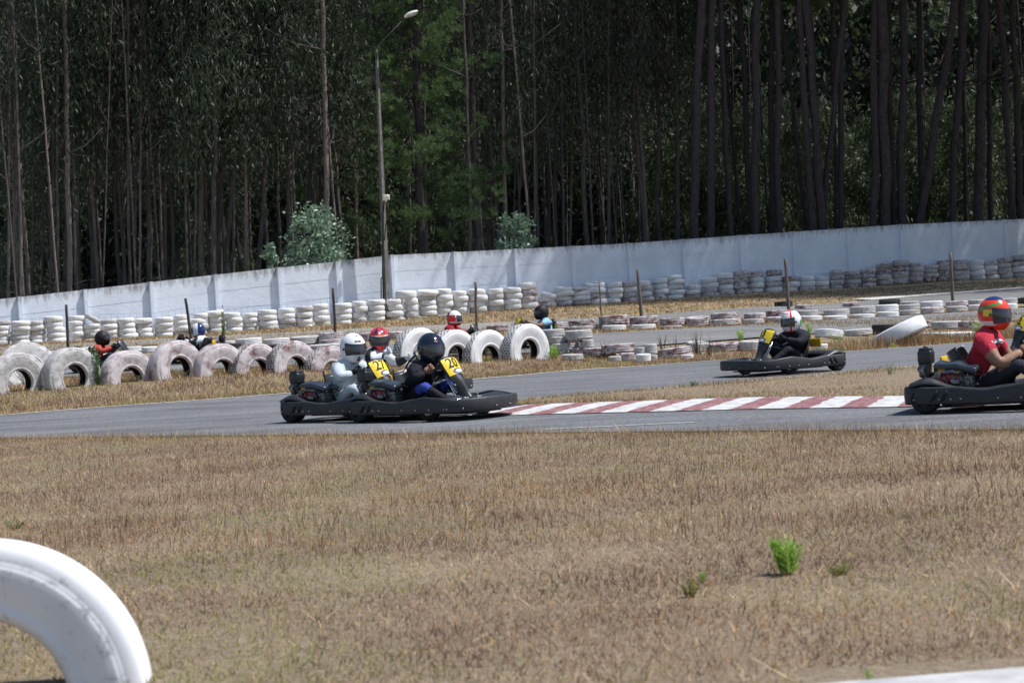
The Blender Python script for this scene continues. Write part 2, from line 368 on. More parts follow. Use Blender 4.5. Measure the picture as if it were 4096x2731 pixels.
struct('edge_line', strip('edge_line', [(x, y-.10) for x,y in FAR1[2:]], .07, M['line'], .018))
struct('edge_line', strip('edge_line', [(x-.0, y+.07) for x,y in ISL_F[1:]], .08, M['line'], .018))
struct('edge_line', strip('edge_line', [PD(2150,15.95),PD(2300,15.9),PD(2500,15.85),PD(2760,15.75)], .035, M['line'], .018, 20))
T2N = [(-30,36),PD(0,36.2),PD(800,36.4),PD(1500,36.6),PD(2048,36.8),PD(2500,37.2),PD(3000,38.6),PD(3600,42.6),PD(4096,43.2),(24,45)]
T2F = [(-30,41),PD(0,41),PD(800,41.2),PD(1500,41.2),PD(2048,42),PD(2500,42.2),PD(3000,43.2),PD(3600,49.3),PD(4096,49.8),(26,51)]
struct('inner_track', loft('inner_track', T2N, T2F, M['asphalt_old'], .03, 120, 24))
T3Na = [(-30,44.5),PD(0,44.5),PD(800,45),PD(1500,45.2),PD(2048,45.6)]; T3Nb = [PD(2048,45.6),PD(2500,46),PD(3000,46.3),PD(3600,53),PD(4096,54),(26,56)]
T3Fa = [(-30,49.5),PD(0,49.5),PD(800,50),PD(1500,50.3),PD(2048,50.8)]; T3Fb = [PD(2048,50.8),PD(2500,51),PD(3000,52.3),PD(3600,58),PD(4096,60.3),(26,63)]
struct('sandy_road', loft('sandy_road', T3Na, T3Fa, M['asphalt_dust'], .03, 60, 20))
struct('outer_track', loft('outer_track', T3Nb, T3Fb, M['asphalt_old'], .034, 90, 20))
def chip_mat():
    m = NT('pale_stone_chippings', .9, .1); p = m.pos(); m.col(m.ramp(m.noise(p, 14, 5, .7), [(.3,(.30,.28,.25)),(.5,(.62,.60,.57))])); m.bump(m.noise(p, 20, 3), 1, .04); return m.mat
struct('gravel_edge', strip('gravel_edge', [PD(3450,57.1),PD(3600,58.1),PD(4096,60.4),(26,63)], .8, chip_mat(), .05, 60))

# ================================================================== WALL
WP = [(75,57.0),(338,57.9),(601,58.8),(860,59.7),(1112,60.5),(1345,61.3),(1562,62.0),(1815,62.9),(2057,63.7),(2285,64.5),(2510,65.3),(2728,66.1),(2957,66.9),(3167,67.7),(3385,68.5),(3597,69.3),(3805,70.1),(4015,70.9),(4222,71.7)]
TOPX = [0,270,853,1115,1358,1515,1567,1811,2490,2960,3596,4096,4300]; TOPY = [1196,1167,1100,1071,1045,1027,1020,1009,975,942,899,876,866]
WP = [(-195,56.1)] + WP
def wpt(px, D): return P(px, np.interp(px, TOPX, TOPY) if px >= 0 else 1196-px*.11, D)
wp = [wpt(*q) for q in WP]
# carry the wall on past both ends of the picture
d0 = (wp[0]-wp[1]); d1 = (wp[-1]-wp[-2])
wp = [wp[0]+d0*2, wp[0]+d0] + wp + [wp[-1]+d1*k for k in (1,2,3,4)]
def wallY(px): return float(np.interp(px, [q[0] for q in WP], [q[1] for q in WP]))
def wall_mat():
    m = NT('limewashed_concrete', .9, .15); p = m.pos(); v = m.coord(); r = m.rand(9.0)
    base = m.ramp(m.noise(p, 1.3, 6, .6), [(.3,(.66,.70,.78)),(.6,(.75,.79,.87))])
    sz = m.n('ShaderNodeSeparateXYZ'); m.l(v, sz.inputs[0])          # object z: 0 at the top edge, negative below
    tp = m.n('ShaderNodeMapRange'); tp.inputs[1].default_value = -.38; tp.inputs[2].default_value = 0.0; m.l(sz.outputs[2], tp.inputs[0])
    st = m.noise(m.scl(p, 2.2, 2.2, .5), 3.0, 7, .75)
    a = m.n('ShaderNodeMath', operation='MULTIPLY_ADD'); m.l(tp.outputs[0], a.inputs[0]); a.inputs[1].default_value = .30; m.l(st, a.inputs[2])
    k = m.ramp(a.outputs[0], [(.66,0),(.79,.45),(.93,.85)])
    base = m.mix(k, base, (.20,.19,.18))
    base = m.mix(m.ramp(m.noise(p, 5, 6, .75), [(.60,0),(.74,.4)]), base, (.40,.40,.42))
    m.col(base); m.bump(m.noise(p, 7, 6, .65), .5, .02); return m.mat
M['wall'] = wall_mat()
wall = link('boundary_wall', None, loc=(wp[8].x, wp[8].y, 0)); tag(wall, 'long white painted concrete panel wall in front of the dark wood', 'wall')
wl = Vector(wall.location)
for i in range(len(wp)-1):
    a, b = wp[i], wp[i+1]; d = Vector((b.x-a.x, b.y-a.y, 0)); L = d.length; ex = d/L; ey = Vector((-ex.y, ex.x, 0))
    mb = MB(); h0 = 0
    for k, hh in enumerate((.56, .60, .62, .80)):
        off = random.uniform(-.004,.004)
        for q in (0,):
            za, zb = a.z - h0, b.z - h0; g = .022
            vs = []
            for (s_, zt) in ((.05, za), (L-.05, zb)):
                zz = a.z + (b.z-a.z)*s_/L - h0
                for yy in (-.03+off, .03+off):
                    vs.append(ex*s_ + ey*yy + Vector((0,0,zz-hh+g-a.z))); vs.append(ex*s_ + ey*yy + Vector((0,0,zz-a.z)))
            c = .008
            mb.add(vs, [(0,1,5,4),(2,6,7,3),(1,3,7,5),(0,4,6,2),(0,2,3,1),(4,5,7,6)], 0, None, False)
        h0 += hh
    # thin dark seams between boards are the gaps themselves; a recessed backing closes them
    vs = []
    for s_ in (.05, L-.05):
        zz = (b.z-a.z)*s_/L
        for yy in (-.018, .018): vs += [ex*s_+ey*yy+Vector((0,0,zz-2.58)), ex*s_+ey*yy+Vector((0,0,zz-.01))]
    mb.add(vs, [(0,1,5,4),(2,6,7,3),(1,3,7,5),(0,4,6,2)], 0, None, False)
    o = link('panel', mb.mesh('panel', M['wall']), wall, loc=(a.x-wl.x, a.y-wl.y, a.z))
for i, a in enumerate(wp):
    j = min(i, len(wp)-2); d = Vector((wp[j+1].x-wp[j].x, wp[j+1].y-wp[j].y, 0)).normalized(); ey = Vector((-d.y, d.x, 0))
    mb = MB(); w2 = .075
    prof = [(-w2,-.035),(-w2+.02,-.15),(w2-.02,-.15),(w2,-.035),(w2,.10),(-w2,.10)]
    vs = [d*x + ey*y + Vector((0,0,z)) for z in (-2.6, .012) for x, y in prof]; n = 6
    mb.add(vs, [(k,(k+1)%n,n+(k+1)%n,n+k) for k in range(n)]+[tuple(range(n,2*n)),tuple(range(n-1,-1,-1))], 0, None, False)
    link('pilaster', mb.mesh('pilaster', M['wall']), wall, loc=(a.x-wl.x, a.y-wl.y, a.z))

# ================================================================== TREES
def bark(name, lo, hi, sc=6):
    m = NT(name, .9, .15); v = m.coord(); f = m.noise(m.scl(v, 5, 5, .8), sc, 6, .7); m.col(m.ramp(f, [(.3,lo),(.7,hi)])); m.bump(f, .9, .04); return m.mat
M['bark_pine'] = bark('dark_pine_bark', (.028,.024,.028), (.095,.080,.082)); M['bark_euc'] = bark('grey_brown_eucalyptus_bark', (.048,.042,.040), (.165,.145,.135), 3)
M['bark_pale'] = bark('pale_peeling_bark', (.12,.095,.085), (.30,.25,.225), 3)
def leaf(name, c1, c2, c3, rough=.5, trans=.25):
    m = NT(name, rough, .35); p = m.pos(); r = m.rand(20.0)
    f = m.noise(p, 2.2, 5, .7, offs=r); c = m.ramp(f, [(.3,c1),(.52,c2),(.72,c3)]); m.col(c)
    t = m.n('ShaderNodeBsdfTranslucent'); m.l(m.mix(.5, c, (.10,.14,.03)), t.inputs[0])
    mx = m.n('ShaderNodeMixShader'); mx.inputs[0].default_value = trans; out = m.t.nodes['Material Output']
    m.l(m.b.outputs[0], mx.inputs[1]); m.l(t.outputs[0], mx.inputs[2]); m.l(mx.outputs[0], out.inputs[0]); return m.mat
M['leaf_euc'] = leaf('eucalyptus_leaf', (.017,.027,.021), (.038,.054,.037), (.11,.12,.065), .55)
M['leaf_brown'] = leaf('browning_eucalyptus_leaf', (.075,.060,.052), (.12,.09,.075), (.07,.08,.055), .6)
M['leaf_pine'] = leaf('pine_needle', (.045,.070,.040), (.075,.105,.045), (.12,.13,.05), .6)
M['leaf_young'] = leaf('young_blue_green_leaf', (.13,.25,.14), (.34,.46,.36), (.28,.42,.20), .28, .25)
M['leaf_under'] = leaf('understory_leaf', (.045,.060,.040), (.080,.105,.060), (.15,.17,.085), .55)
def leaves_mesh(name, C, A, L, Wd, mat, k=4, RG=RNG):
    """C centres (n,3), A axis dirs (n,3): one diamond leaf each"""
    n = len(C); A = A/np.linalg.norm(A, axis=1)[:,None]; r = RG.normal(size=(n,3)); B = np.cross(A, r); B /= np.linalg.norm(B, axis=1)[:,None]
    L = np.asarray(L)[:,None] if hasattr(L,'__len__') else L; Wd = np.asarray(Wd)[:,None] if hasattr(Wd,'__len__') else Wd
    v = np.stack([C, C + A*L*.45 + B*Wd*.5, C + A*L, C + A*L*.45 - B*Wd*.5], 1).reshape(-1,3)
    me = bpy.data.meshes.new(name); me.vertices.add(len(v)); me.vertices.foreach_set('co', v.ravel())
    me.loops.add(4*n); me.loops.foreach_set('vertex_index', np.arange(4*n)); me.polygons.add(n)
    me.polygons.foreach_set('loop_start', np.arange(0,4*n,4)); me.polygons.foreach_set('loop_total', np.full(n,4))
    me.materials.append(mat); me.update(); me.validate(); return me
def euc_crown(seed, z0, z1, R, mat, ncl=75, per=85):
    g = np.random.default_rng(seed); Cs=[]; As=[]
    for _ in range(ncl):
        t = g.random()**.8; z = z0 + (z1-z0)*t; a = g.random()*2*PI; rr = R*math.sqrt(g.random())*(.45+.55*math.sin(PI*min(1,.25+t*.8)))
        c = np.array([rr*math.cos(a), rr*math.sin(a), z]); s = np.array([.27,.27,.62])*g.uniform(.6,1.6)
        n = int(per*g.uniform(.5,1.5)); Cs.append(c + g.normal(size=(n,3))*s); As.append(np.array([0,0,-1.0]) + g.normal(size=(n,3))*.42)
    C = np.concatenate(Cs); A = np.concatenate(As); n = len(C)
    return leaves_mesh('crown', C, A, g.uniform(.16,.34,n), g.uniform(.035,.06,n), mat, RG=g)
def pine_crown(seed, z0, z1, R, mat, ncl=150, per=60, flat=False, cone=False):
    g = np.random.default_rng(seed); Cs=[]; As=[]
    for _ in range(ncl):
        t = g.random(); z = z0+(z1-z0)*t; a = g.random()*2*PI
        shp = (math.sin(PI*min(1,.3+.6*t)) if not cone else (1.05-.75*t))
        rr = R*g.uniform(.25,1.0)**.6*shp
        c = np.array([rr*math.cos(a), rr*math.sin(a), z + .25*rr*.5])
        n = int(per*g.uniform(.6,1.4)); out = np.array([math.cos(a)*.5, math.sin(a)*.5, .9])
        sub = c + g.normal(size=(n//10+1,3))*np.array([.38,.38,.22]); q = g.integers(0,len(sub),n)
        Cs.append(sub[q] + g.normal(size=(n,3))*.03); As.append(out + g.normal(size=(n,3))*.65)
    C = np.concatenate(Cs); A = np.concatenate(As); n = len(C)
    return leaves_mesh('crown', C, A, g.uniform(.16,.30,n), g.uniform(.018,.03,n), mat, RG=g)
def trunk_mesh(seed, H, r0, r1, mat, stubs=0, bend=.25, limbs=0):
    g = random.Random(seed); mb = MB(); path=[]; rad=[]
    x=y=0; n=16
    for i in range(n+1):
        t=i/n; path.append((x,y,H*t-.3)); rad.append(r0+(r1-r0)*t + g.uniform(-.05,.05)*r0); x += g.uniform(-1,1)*bend/n*2.2; y += g.uniform(-1,1)*bend/n*2.2
    rad[0]*=1.3; mb.tube(path, rad, 10)
    for k in range(stubs):
        t=g.uniform(.12,.75); i=int(t*n); c=Vector(path[i]); a=g.uniform(0,2*PI); L=g.uniform(.25,1.5); d=Vector((math.cos(a),math.sin(a),g.uniform(-.3,.6)))
        mb.tube([c, c+d*L*.5, c+d*L+Vector((0,0,g.uniform(-.2,.25)))], [r0*.12,r0*.09,.006], 5)
    for k in range(limbs):
        t=.35+.6*(k+.5)/limbs; i=int(t*n); c=Vector(path[i]); a=k*2.4; L=g.uniform(1.2,2.8); d=Vector((math.cos(a),math.sin(a),g.uniform(.15,.7)))
        mb.tube([c, c+d*L*.5, c+d*L+Vector((0,0,.3))], [rad[i]*.45,rad[i]*.25,.012], 5)
    return mb.mesh('trunk', mat)
ET = [trunk_mesh(s, 17, .10, .04, M['bark_euc'], 6, .5, 5) for s in (1,2,3)] + [trunk_mesh(4, 17, .10, .05, M['bark_pale'], 4, .3, 4)]
PT = [trunk_mesh(s, 18, .10, .075, M['bark_pine'], 16, .3, 3) for s in (5,6,7)]
EC = [euc_crown(11, 7.4, 17, 2.2, M['leaf_euc'], 55), euc_crown(12, 8.6, 18, 1.9, M['leaf_euc'], 50), euc_crown(13, 5.6, 16, 2.3, M['leaf_euc'], 62), euc_crown(14, 7.6, 17, 2.0, M['leaf_brown'], 46)]
PC = [pine_crown(21, 12.5, 19, 3.0, M['leaf_pine']), pine_crown(22, 11.6, 18.5, 3.4, M['leaf_pine'])]
PCW = pine_crown(23, 13.4, 18.5, 5.6, M['leaf_pine'], 340, 60)       # wide crowns of the tall pines, they shade the wall
M['leaf_green'] = leaf('fresh_pine_needle', (.060,.115,.055), (.115,.185,.075), (.19,.23,.105), .6, .3)
def branched_crown(seed, z0, z1, R, mat, nb=46):
    g = np.random.default_rng(seed); Cs=[]; As=[]
    for k in range(nb):
        t=(k+.5)/nb; z=z0+(z1-z0)*t; a=k*2.4+g.uniform(-.4,.4); L=R*(1.08-.62*t)*g.uniform(.65,1.15); up=g.uniform(.15,.55)
        for j in range(9):
            q=.30+.70*j/8; base=np.array([L*q*math.cos(a), L*q*math.sin(a), z+up*L*q*q])+g.normal(size=3)*np.array([.22,.22,.12])
            for tt in range(5):
                o=base+g.normal(size=3)*np.array([.20,.20,.14]); n=34; d=np.array([math.cos(a)*.5,math.sin(a)*.5,.9])
                Cs.append(np.tile(o,(n,1))+g.normal(size=(n,3))*.02); As.append(d+g.normal(size=(n,3))*.55)
    C=np.concatenate(Cs); A=np.concatenate(As); n=len(C)
    return leaves_mesh('crown', C, A, g.uniform(.15,.27,n), g.uniform(.016,.026,n), mat, RG=g)
PCM = branched_crown(24, 2.4, 14.5, 3.0, M['leaf_green'])
PCT = pine_crown(25, 12.0, 31, 3.6, M['leaf_pine'], 620, 60)
def tree(kind, label, x, y, r, lean=0.0, crown=None, trunk=None, group=None, sc=1.0, cat='tree'):
    z = float(gz(x, y)); t = link(kind, None, loc=(x, y, z-.05), rot=(random.uniform(-.015,.015), math.atan(lean), 0)); tag(t, label, cat, group)
    q = random.uniform(0, 2*PI)
    link('trunk', trunk, t, rot=(0,0,q), scale=(r/.10, r/.10, sc))
    if crown: link('crown', crown, t, rot=(0,0,q+1), scale=(sc,sc,sc))
    return t
# trunks told apart in the photograph: (px at wall top, px at top of frame or where it fades, width px, kind)
def Z4(a, b, w): return (3072+a/1.426, 3072+b/1.426, w/1.426)
def Z3(a, b, w): return (2048+a/1.426, 2048+b/1.426, w/1.426)
def Z2(a, b, w): return (1000+a/1.3635, 1000+b/1.3635, w/1.3635)
def Z1(a, b, w): return (a/1.255, b/1.255, w/1.255)
PINES = [Z4(*q) for q in [(25,20,38),(72,62,40),(215,70,24),(255,190,42),(312,215,52),(318,445,34),(415,432,36),(590,590,48),(657,632,68),(720,700,36),(775,790,50),(850,1065,48),(880,868,38),(1058,1115,42),(1140,1110,28),(1197,1212,60),(1272,1250,34),(1372,1308,44),(1440,1378,40)]] + [Z3(*q) for q in [(1060,1075,55),(1132,1150,48),(1245,1185,36),(1392,1400,50)]]
EUCS = [Z3(*q) for q in [(432,375,34),(775,640,28),(850,825,32),(930,920,26),(150,120,22),(265,270,26),(560,560,22)]] + [Z2(*q) for q in [(35,150,32),(215,230,20),(335,300,26),(425,405,34),(365,350,18),(1185,1160,24),(1262,1235,44),(1215,1190,22),(1320,1290,36),(1400,1370,26)]] + [Z1(*q) for q in [(358,340,30),(405,400,20),(165,160,16),(215,230,14),(88,80,14),(45,55,16),(285,270,18),(485,500,16),(612,560,24),(680,690,14),(745,735,20),(705,725,16),(868,790,24),(940,925,16),(975,980,14),(1002,1000,32),(1058,1070,32),(1098,1110,28),(1125,1260,26),(1170,1175,16),(1235,1225,18)]]
lamp_px = 1545
def where(px):
    k = min(range(len(WP)), key=lambda i: abs(WP[i][0]-px) if i else 1e9)
    if px < lamp_px: n = sum(1 for q in WP[1:] if px < q[0] < lamp_px-20)+0; side = 'left'
    else: n = sum(1 for q in WP[1:] if lamp_px+40 < q[0] < px); side = 'right'
    return n, side
cnt = {}
def tlabel(adj, px):
    n, side = where(px); key=(adj,n,side); cnt[key]=cnt.get(key,0)+1
    s = {1:'', 2:'second ', 3:'third ', 4:'fourth ', 5:'fifth ', 6:'sixth '}.get(cnt[key],'another ')
    return ('%s%s behind wall panel %s %s of the lamp pole' % (s, adj, (ORD[n+1] if n+1 < 15 else 'last'), side)).strip()
for q, (xb, xt, wd) in enumerate(sorted(PINES)):
    off = 1.2 if wd > 28 else random.uniform(1.5, 5)
    Yt = wallY(xb) + off + random.uniform(0, .6); ytop = np.interp(xb, TOPX, TOPY); b = P(xb, ytop, Yt)
    z = float(gz(b.x, Yt)); lean = (xt-xb)/ytop + .056; x0 = b.x - lean*(b.z-z)
    adj = ('thick dark pine trunk' if wd > 30 else 'slim dark pine trunk') + (' leaning right' if lean > .12 else (' leaning left' if lean < -.02 else ''))
    tree('pine_tree', tlabel(adj, xb), x0, Yt, wd/2*Yt/F, lean, PCW if off == 1.2 and abs(lean) < .12 else PC[q%2], PT[q%3], 'pine trunks behind the wall', cat='pine tree')
for q, (xb, xt, wd) in enumerate(sorted(EUCS)):
    Yt = wallY(xb) + random.uniform(2.0, 7.0); ytop = np.interp(xb, TOPX, TOPY); b = P(xb, ytop, Yt)
    z = float(gz(b.x, Yt)); lean = (xt-xb)/ytop + .056; x0 = b.x - lean*(b.z-z)
    pale = abs(xb-285) < 5
    adj = 'pale pinkish eucalyptus trunk' if pale else (('thick' if wd > 18 else 'thin') + ' brown eucalyptus trunk' + (' leaning right' if lean > .12 else (' leaning left' if lean < -.02 else '')))
    tree('eucalyptus_tree', tlabel(adj, xb), x0, Yt, wd/2*Yt/F, lean, (EC[q%4] if q%3 != 1 else EC[2]) if not 1400<xb<1990 else None, ET[3] if pale or q%5 == 0 else ET[q%3], 'eucalyptus trunks behind the wall')
# deeper rows of the wood
gfill = random.Random(5)
for k in range(120):
    Yt = gfill.uniform(67, 96); px = gfill.uniform(-500, 4600); x = (px-2048)/F*Yt
    if Yt < wallY(max(-195,min(4222,px)))+4: Yt += 6
    if px < 2750: tree('eucalyptus_tree', 'thin eucalyptus deep in the shade of the wood behind the wall', x, Yt, gfill.uniform(.05,.11), gfill.uniform(-.03,.06), EC[k%4], ET[k%4], 'eucalyptus trees deep in the wood')
    elif k%5<2: tree('pine_tree', 'slim pine deep in the shade of the wood behind the wall', x, Yt, gfill.uniform(.04,.08), gfill.uniform(-.04,.04), PC[k%2] if k%3==0 else None, PT[k%3], 'pine trees deep in the wood', cat='pine tree')
for k in range(46):
    px = gfill.uniform(-60, 1480) if k < 32 else gfill.uniform(1990, 2650); Yt = wallY(max(px,-195)) + gfill.uniform(1.5, 11); x = (px-2048)/F*Yt
    tree('eucalyptus_tree', 'slender bare eucalyptus stem close behind the wall', x, Yt, gfill.uniform(.03,.065), gfill.uniform(-.03,.09), None, ET[k%4], 'slender eucalyptus stems close behind the wall')
# the bushy pine beside the lamp pole and the low pine bough right of centre
b = P(1690, 1020, 65.6); tree('pine_tree', 'bushy green pine with full branches right beside the lamp pole', b.x, 65.6, .15, .03, PCM, PT[0], cat='pine tree')
PCH = branched_crown(26, 10.6, 18, 3.3, M['leaf_green'], 26)
for (px_, Y_, lb) in [(3290,70.6,'pine with a bright green crown hanging in at the top, right of centre'),(3020,71.5,'pine with a green crown at the top, left of the brightest one')]:
    b = P(px_, 950, Y_); tree('pine_tree', lb, b.x, Y_, .13, .0, PCH, PT[2], cat='pine tree')
# tall pines just beyond the right edge of the picture: their crowns shade the wall and the bank
for (x, y) in [(20.6,70.8),(20.4,66.2),(21.0,61.5),(23.2,68.8),(23.6,64.0),(24.5,72.5),(26.5,66.5),(27.0,70.5),(26.0,61.8),(29.5,68.0),(30.0,64.0),(31.5,72.0),(19.6,63.6),(29.0,61.5)]:
    tree('pine_tree', 'very tall pine standing just beyond the right edge of the view', x, y, .2, 0, PCT, PT[1], 'pines beyond the right edge', sc=1.0, cat='pine tree')
# far side of the wood, one uncountable mass
g = np.random.default_rng(77); n = 70000
Yw = g.uniform(97, 118, n); Xw = g.uniform(-50, 55, n); Zw = gz(Xw, Yw) + g.random(n)**.8*24
o = link('woodland', leaves_mesh('woodland', np.stack([Xw,Yw,Zw],1), np.array([0,0,-1.0])+g.normal(size=(n,3))*.6, g.uniform(.6,1.5,n), g.uniform(.25,.5,n), M['leaf_euc'], RG=g)); tag(o, 'dense dark far side of the wood', None, kind='stuff')
# sunlit undergrowth
def bush_mesh(name, seed, H, R, mat, ncl, per, L, Wd, up=.3, rnd=.8):
    g = np.random.default_rng(seed); Cs=[]; As=[]
    for _ in range(ncl):
        t = g.random(); a = g.random()*2*PI; rr = R*math.sqrt(g.random())*(1.0-.55*t**1.6)*g.uniform(.7,1.15); c = np.array([rr*math.cos(a), rr*math.sin(a), H*(.08+.9*t)])
        n = int(per*g.uniform(.6,1.4)); Cs.append(c + g.normal(size=(n,3))*np.array([.11,.11,.13])*R); As.append(np.array([math.cos(a)*.5,math.sin(a)*.5,up])+g.normal(size=(n,3))*rnd)
    C=np.concatenate(Cs); A=np.concatenate(As); n=len(C)
    return leaves_mesh(name, C, A, g.uniform(L*.6,L*1.3,n), g.uniform(Wd*.6,Wd*1.3,n), mat, RG=g)
UB = [bush_mesh('foliage', s, 4.6, 1.6, M['leaf_under'], 60, 70, .24, .05, -.8, .5) for s in (31,32)]
for k in range(74):
    px = gfill.uniform(2650, 4400) if k < 60 else gfill.uniform(-100, 2600); Yt = gfill.uniform(77, 92); x=(px-2048)/F*Yt; z=float(gz(x,Yt)); sz=gfill.uniform(.9,2.1)
    t = link('sapling', None, loc=(x,Yt,z)); tag(t, 'leafy sapling between the far trunks of the wood', 'sapling', 'saplings between the far trunks')
    mb=MB(); mb.tube([(0,0,-.1),(.05,0,1.2),(-.05,.05,3.2)], [.03,.02,.01], 5)
    link('stem', mb.mesh('stem', M['bark_euc']), t, scale=(1,1,sz*.9)); link('foliage', UB[k%2], t, scale=(1,1,sz))
def bush(px0, px1, ybot, ytop, Y, label, seed, name='bush', mat='leaf_young', L=.16, Wd=.085, ncl=60, per=38):
    a = P((px0+px1)/2, ybot, Y); s = F/Y; H = (ybot-ytop)/s; R = (px1-px0)/2/s; z = float(gz(a.x, Y))
    t = link(name, None, loc=(a.x, Y, z)); tag(t, label, 'bush'); base = a.z - z; Ht = base+H
    me = bush_mesh('foliage', seed, H+.3, R, M[mat], ncl, per, L, Wd)
    link('foliage', me, t, loc=(0,0,base-.3))
    mb = MB(); r = random.Random(seed)
    for k in range(6):
        a_=r.uniform(0,6.28); mb.tube([(0,0,-.1),(.2*R*math.cos(a_),.2*R*math.sin(a_),base*.6),(.6*R*math.cos(a_),.6*R*math.sin(a_),Ht*.85)], [.03,.022,.008], 5)
    link('stems', mb.mesh('stems', M['bark_euc']), t)
bush(1110,1420,1060,830, 62.6, 'big young eucalyptus bush with silvery leaves left of the lamp pole', 41, ncl=62)
bush(1050,1130,1080,985, 61.2, 'small silvery leafed bush peeking over the wall, leftmost of three', 42, ncl=14)
bush(1950,2145,1000,865, 64.9, 'rounded silvery blue bush peeking over the wall right of the lamp pole', 43, ncl=36)
# ================================================================== LAMP POLE, FENCE
Yp = wallY(1545) - .55
pb = P(1545, 1205, Yp); zg = float(gz(pb.x, Yp)); pt_ = P(1506, 200, Yp)
pole = link('lamp_pole', None, loc=(pb.x, Yp, zg)); tag(pole, 'tall grey concrete lamp pole leaning slightly in front of the white wall', 'lamp pole')
def pl(px, py, dy=0): v = P(px, py, Yp+dy); return v - Vector((pb.x, Yp, zg))
m = NT('weathered_pole_concrete', .9, .15); v = m.coord(); m.col(m.ramp(m.noise(m.scl(v,2,2,1), 5, 6, .7), [(.3,(.09,.085,.08)),(.55,(.19,.18,.17)),(.75,(.30,.29,.28))])); m.bump(m.noise(v,12,5), .6, .02); M['pole'] = m.mat
mb = MB(); top = pl(1506,200); bot = Vector((pl(1545,1205).x, 0, -.3))
n=12
path=[bot.lerp(top, i/n) for i in range(n+1)]; rad=[.118-.066*i/n for i in range(n+1)]
mb.tube(path, rad, 4, M=None); 
for i in range(len(mb.sm)): mb.sm[i]=False
link('shaft', mb.mesh('shaft', M['pole']), pole)
mb = MB(); mb.tube([pl(1507,240)+Vector((.0,-.06,0)), pl(1507,200), pl(1516,180), pl(1550,145), pl(1625,68)], [.035,.028,.022,.02,.02], 8); link('arm', mb.mesh('arm', simple('grey_arm_paint', (.055,.06,.06), .6)), pole)
mb = MB(); a = pl(1618,72); b_ = pl(1672,46); ax = (b_-a).normalized(); L=(b_-a).length; up=Vector((0,0,1)); sd_=ax.cross(up).normalized(); up=sd_.cross(ax)
R3 = Matrix((ax, -sd_, up)).transposed().to_4x4(); T3 = Matrix.Translation(a) @ R3
mb.grid(lambda u,t: Vector((u*L, (.04+.15*math.sin(PI*min(1,.15+u*.85))**.6)*math.cos(2*PI*t), (.03+.07*math.sin(PI*min(1,.1+u*.85)))*math.sin(2*PI*t)*(1.0 if math.sin(2*PI*t)>0 else .45))), 12, 16, 0, T3)
lm = link('lamp_head', mb.mesh('lamp_head', simple('pale_lamp_housing', (.62,.62,.60), .35)), pole)
mb = MB(); mb.ball((L*.62,0,-.035), (L*.3,.10,.045), 12, 0, T3); link('lens', mb.mesh('lens', simple('cloudy_lamp_lens', (.45,.43,.40), .25)), lm)
mb = MB(); c = pl(1545,790,-.2); mb.box(c, (.22,.18,.17), 0, None, .02); mb.box(c+Vector((0,.0,-.10)), (.05,.1,.08), 0); link('flood_light', mb.mesh('flood_light', simple('cream_box_plastic', (.70,.66,.56), .5)), pole)
mb = MB(); mb.tube([pl(1536,805,-.14), pl(1532,860,-.15), pl(1533,960,-.16), pl(1531,1080,-.17), pl(1534,1195,-.18)], .028, 6); mb.tube([pl(1552,808,-.15), pl(1551,840,-.16), pl(1543,900,-.15), pl(1538,960,-.16)], .016, 6)
mb.tube([pl(1538,1100,-.17), pl(1524,1115,-.12), pl(1525,1195,-.13)], .022, 6); link('cable', mb.mesh('cable', simple('black_cable', (.02,.02,.022), .6)), pole)
# fence: posts (px top, py top, px bottom, py bottom, radius m)
M['wood'] = bark('weathered_post_wood', (.06,.05,.045), (.26,.22,.19), 5); M['wood_dark'] = bark('dark_post_wood', (.035,.033,.033), (.12,.11,.105), 5)
M['wire'] = simple('galvanised_wire', (.20,.20,.21), .5, .4, .5)
FP = [(265,1218,272,1392,43.5,.034,1),(742,1193,768,1300,43.5,.034,1),(1331,1152,1342,1326,44.0,.032,1),(1902,1128,1904,1309,44.2,.032,0),(2395,1122,2408,1246,44.8,.020,0),(2550,1077,2568,1266,45.0,.040,0),(3141,1035,3157,1238,45.6,.040,0),(3802,1010,3811,1203,52.0,.045,0)]
fb = P(1904,1309,44.2); fence = link('wire_fence', None, loc=(fb.x, 44.2, float(gz(fb.x,44.2)))); fl = Vector(fence.location)
tag(fence, 'sagging wire mesh fence on wooden posts crossing in front of the tyre stacks', 'fence')
flabs = ['dark leftmost post','dark post leaning left',None,None,'thin pale post',None,None,None]
tops=[]; bots=[]
for k,(x0,y0,x1,y1,Y,r,dk) in enumerate(FP):
    a = P(x0,y0,Y); b = P(x1,y1,Y); zg_ = float(gz(b.x,Y)); b.z = zg_ - .25
    mb = MB(); nn=8; g=random.Random(k); mb.tube([b.lerp(a,i/nn)+Vector((g.uniform(-.006,.006),0,0)) for i in range(nn+1)], [r*(1.1-.15*i/nn) for i in range(nn+1)], 8)
    o = link('post', mb.mesh('post', M['wood_dark' if dk else 'wood']), fence, loc=-fl)
    if flabs[k]: o['label'] = flabs[k]
    tops.append(a); bots.append(Vector((b.x,Y,zg_)))
mb = MB()
ends_t = [tops[0]+(tops[0]-tops[2])*.45] + tops + [tops[-1]+(tops[-1]-tops[-2])*.6]; ends_b = [bots[0]+(bots[0]-bots[2])*.45] + bots + [bots[-1]+(bots[-1]-bots[-2])*.6]
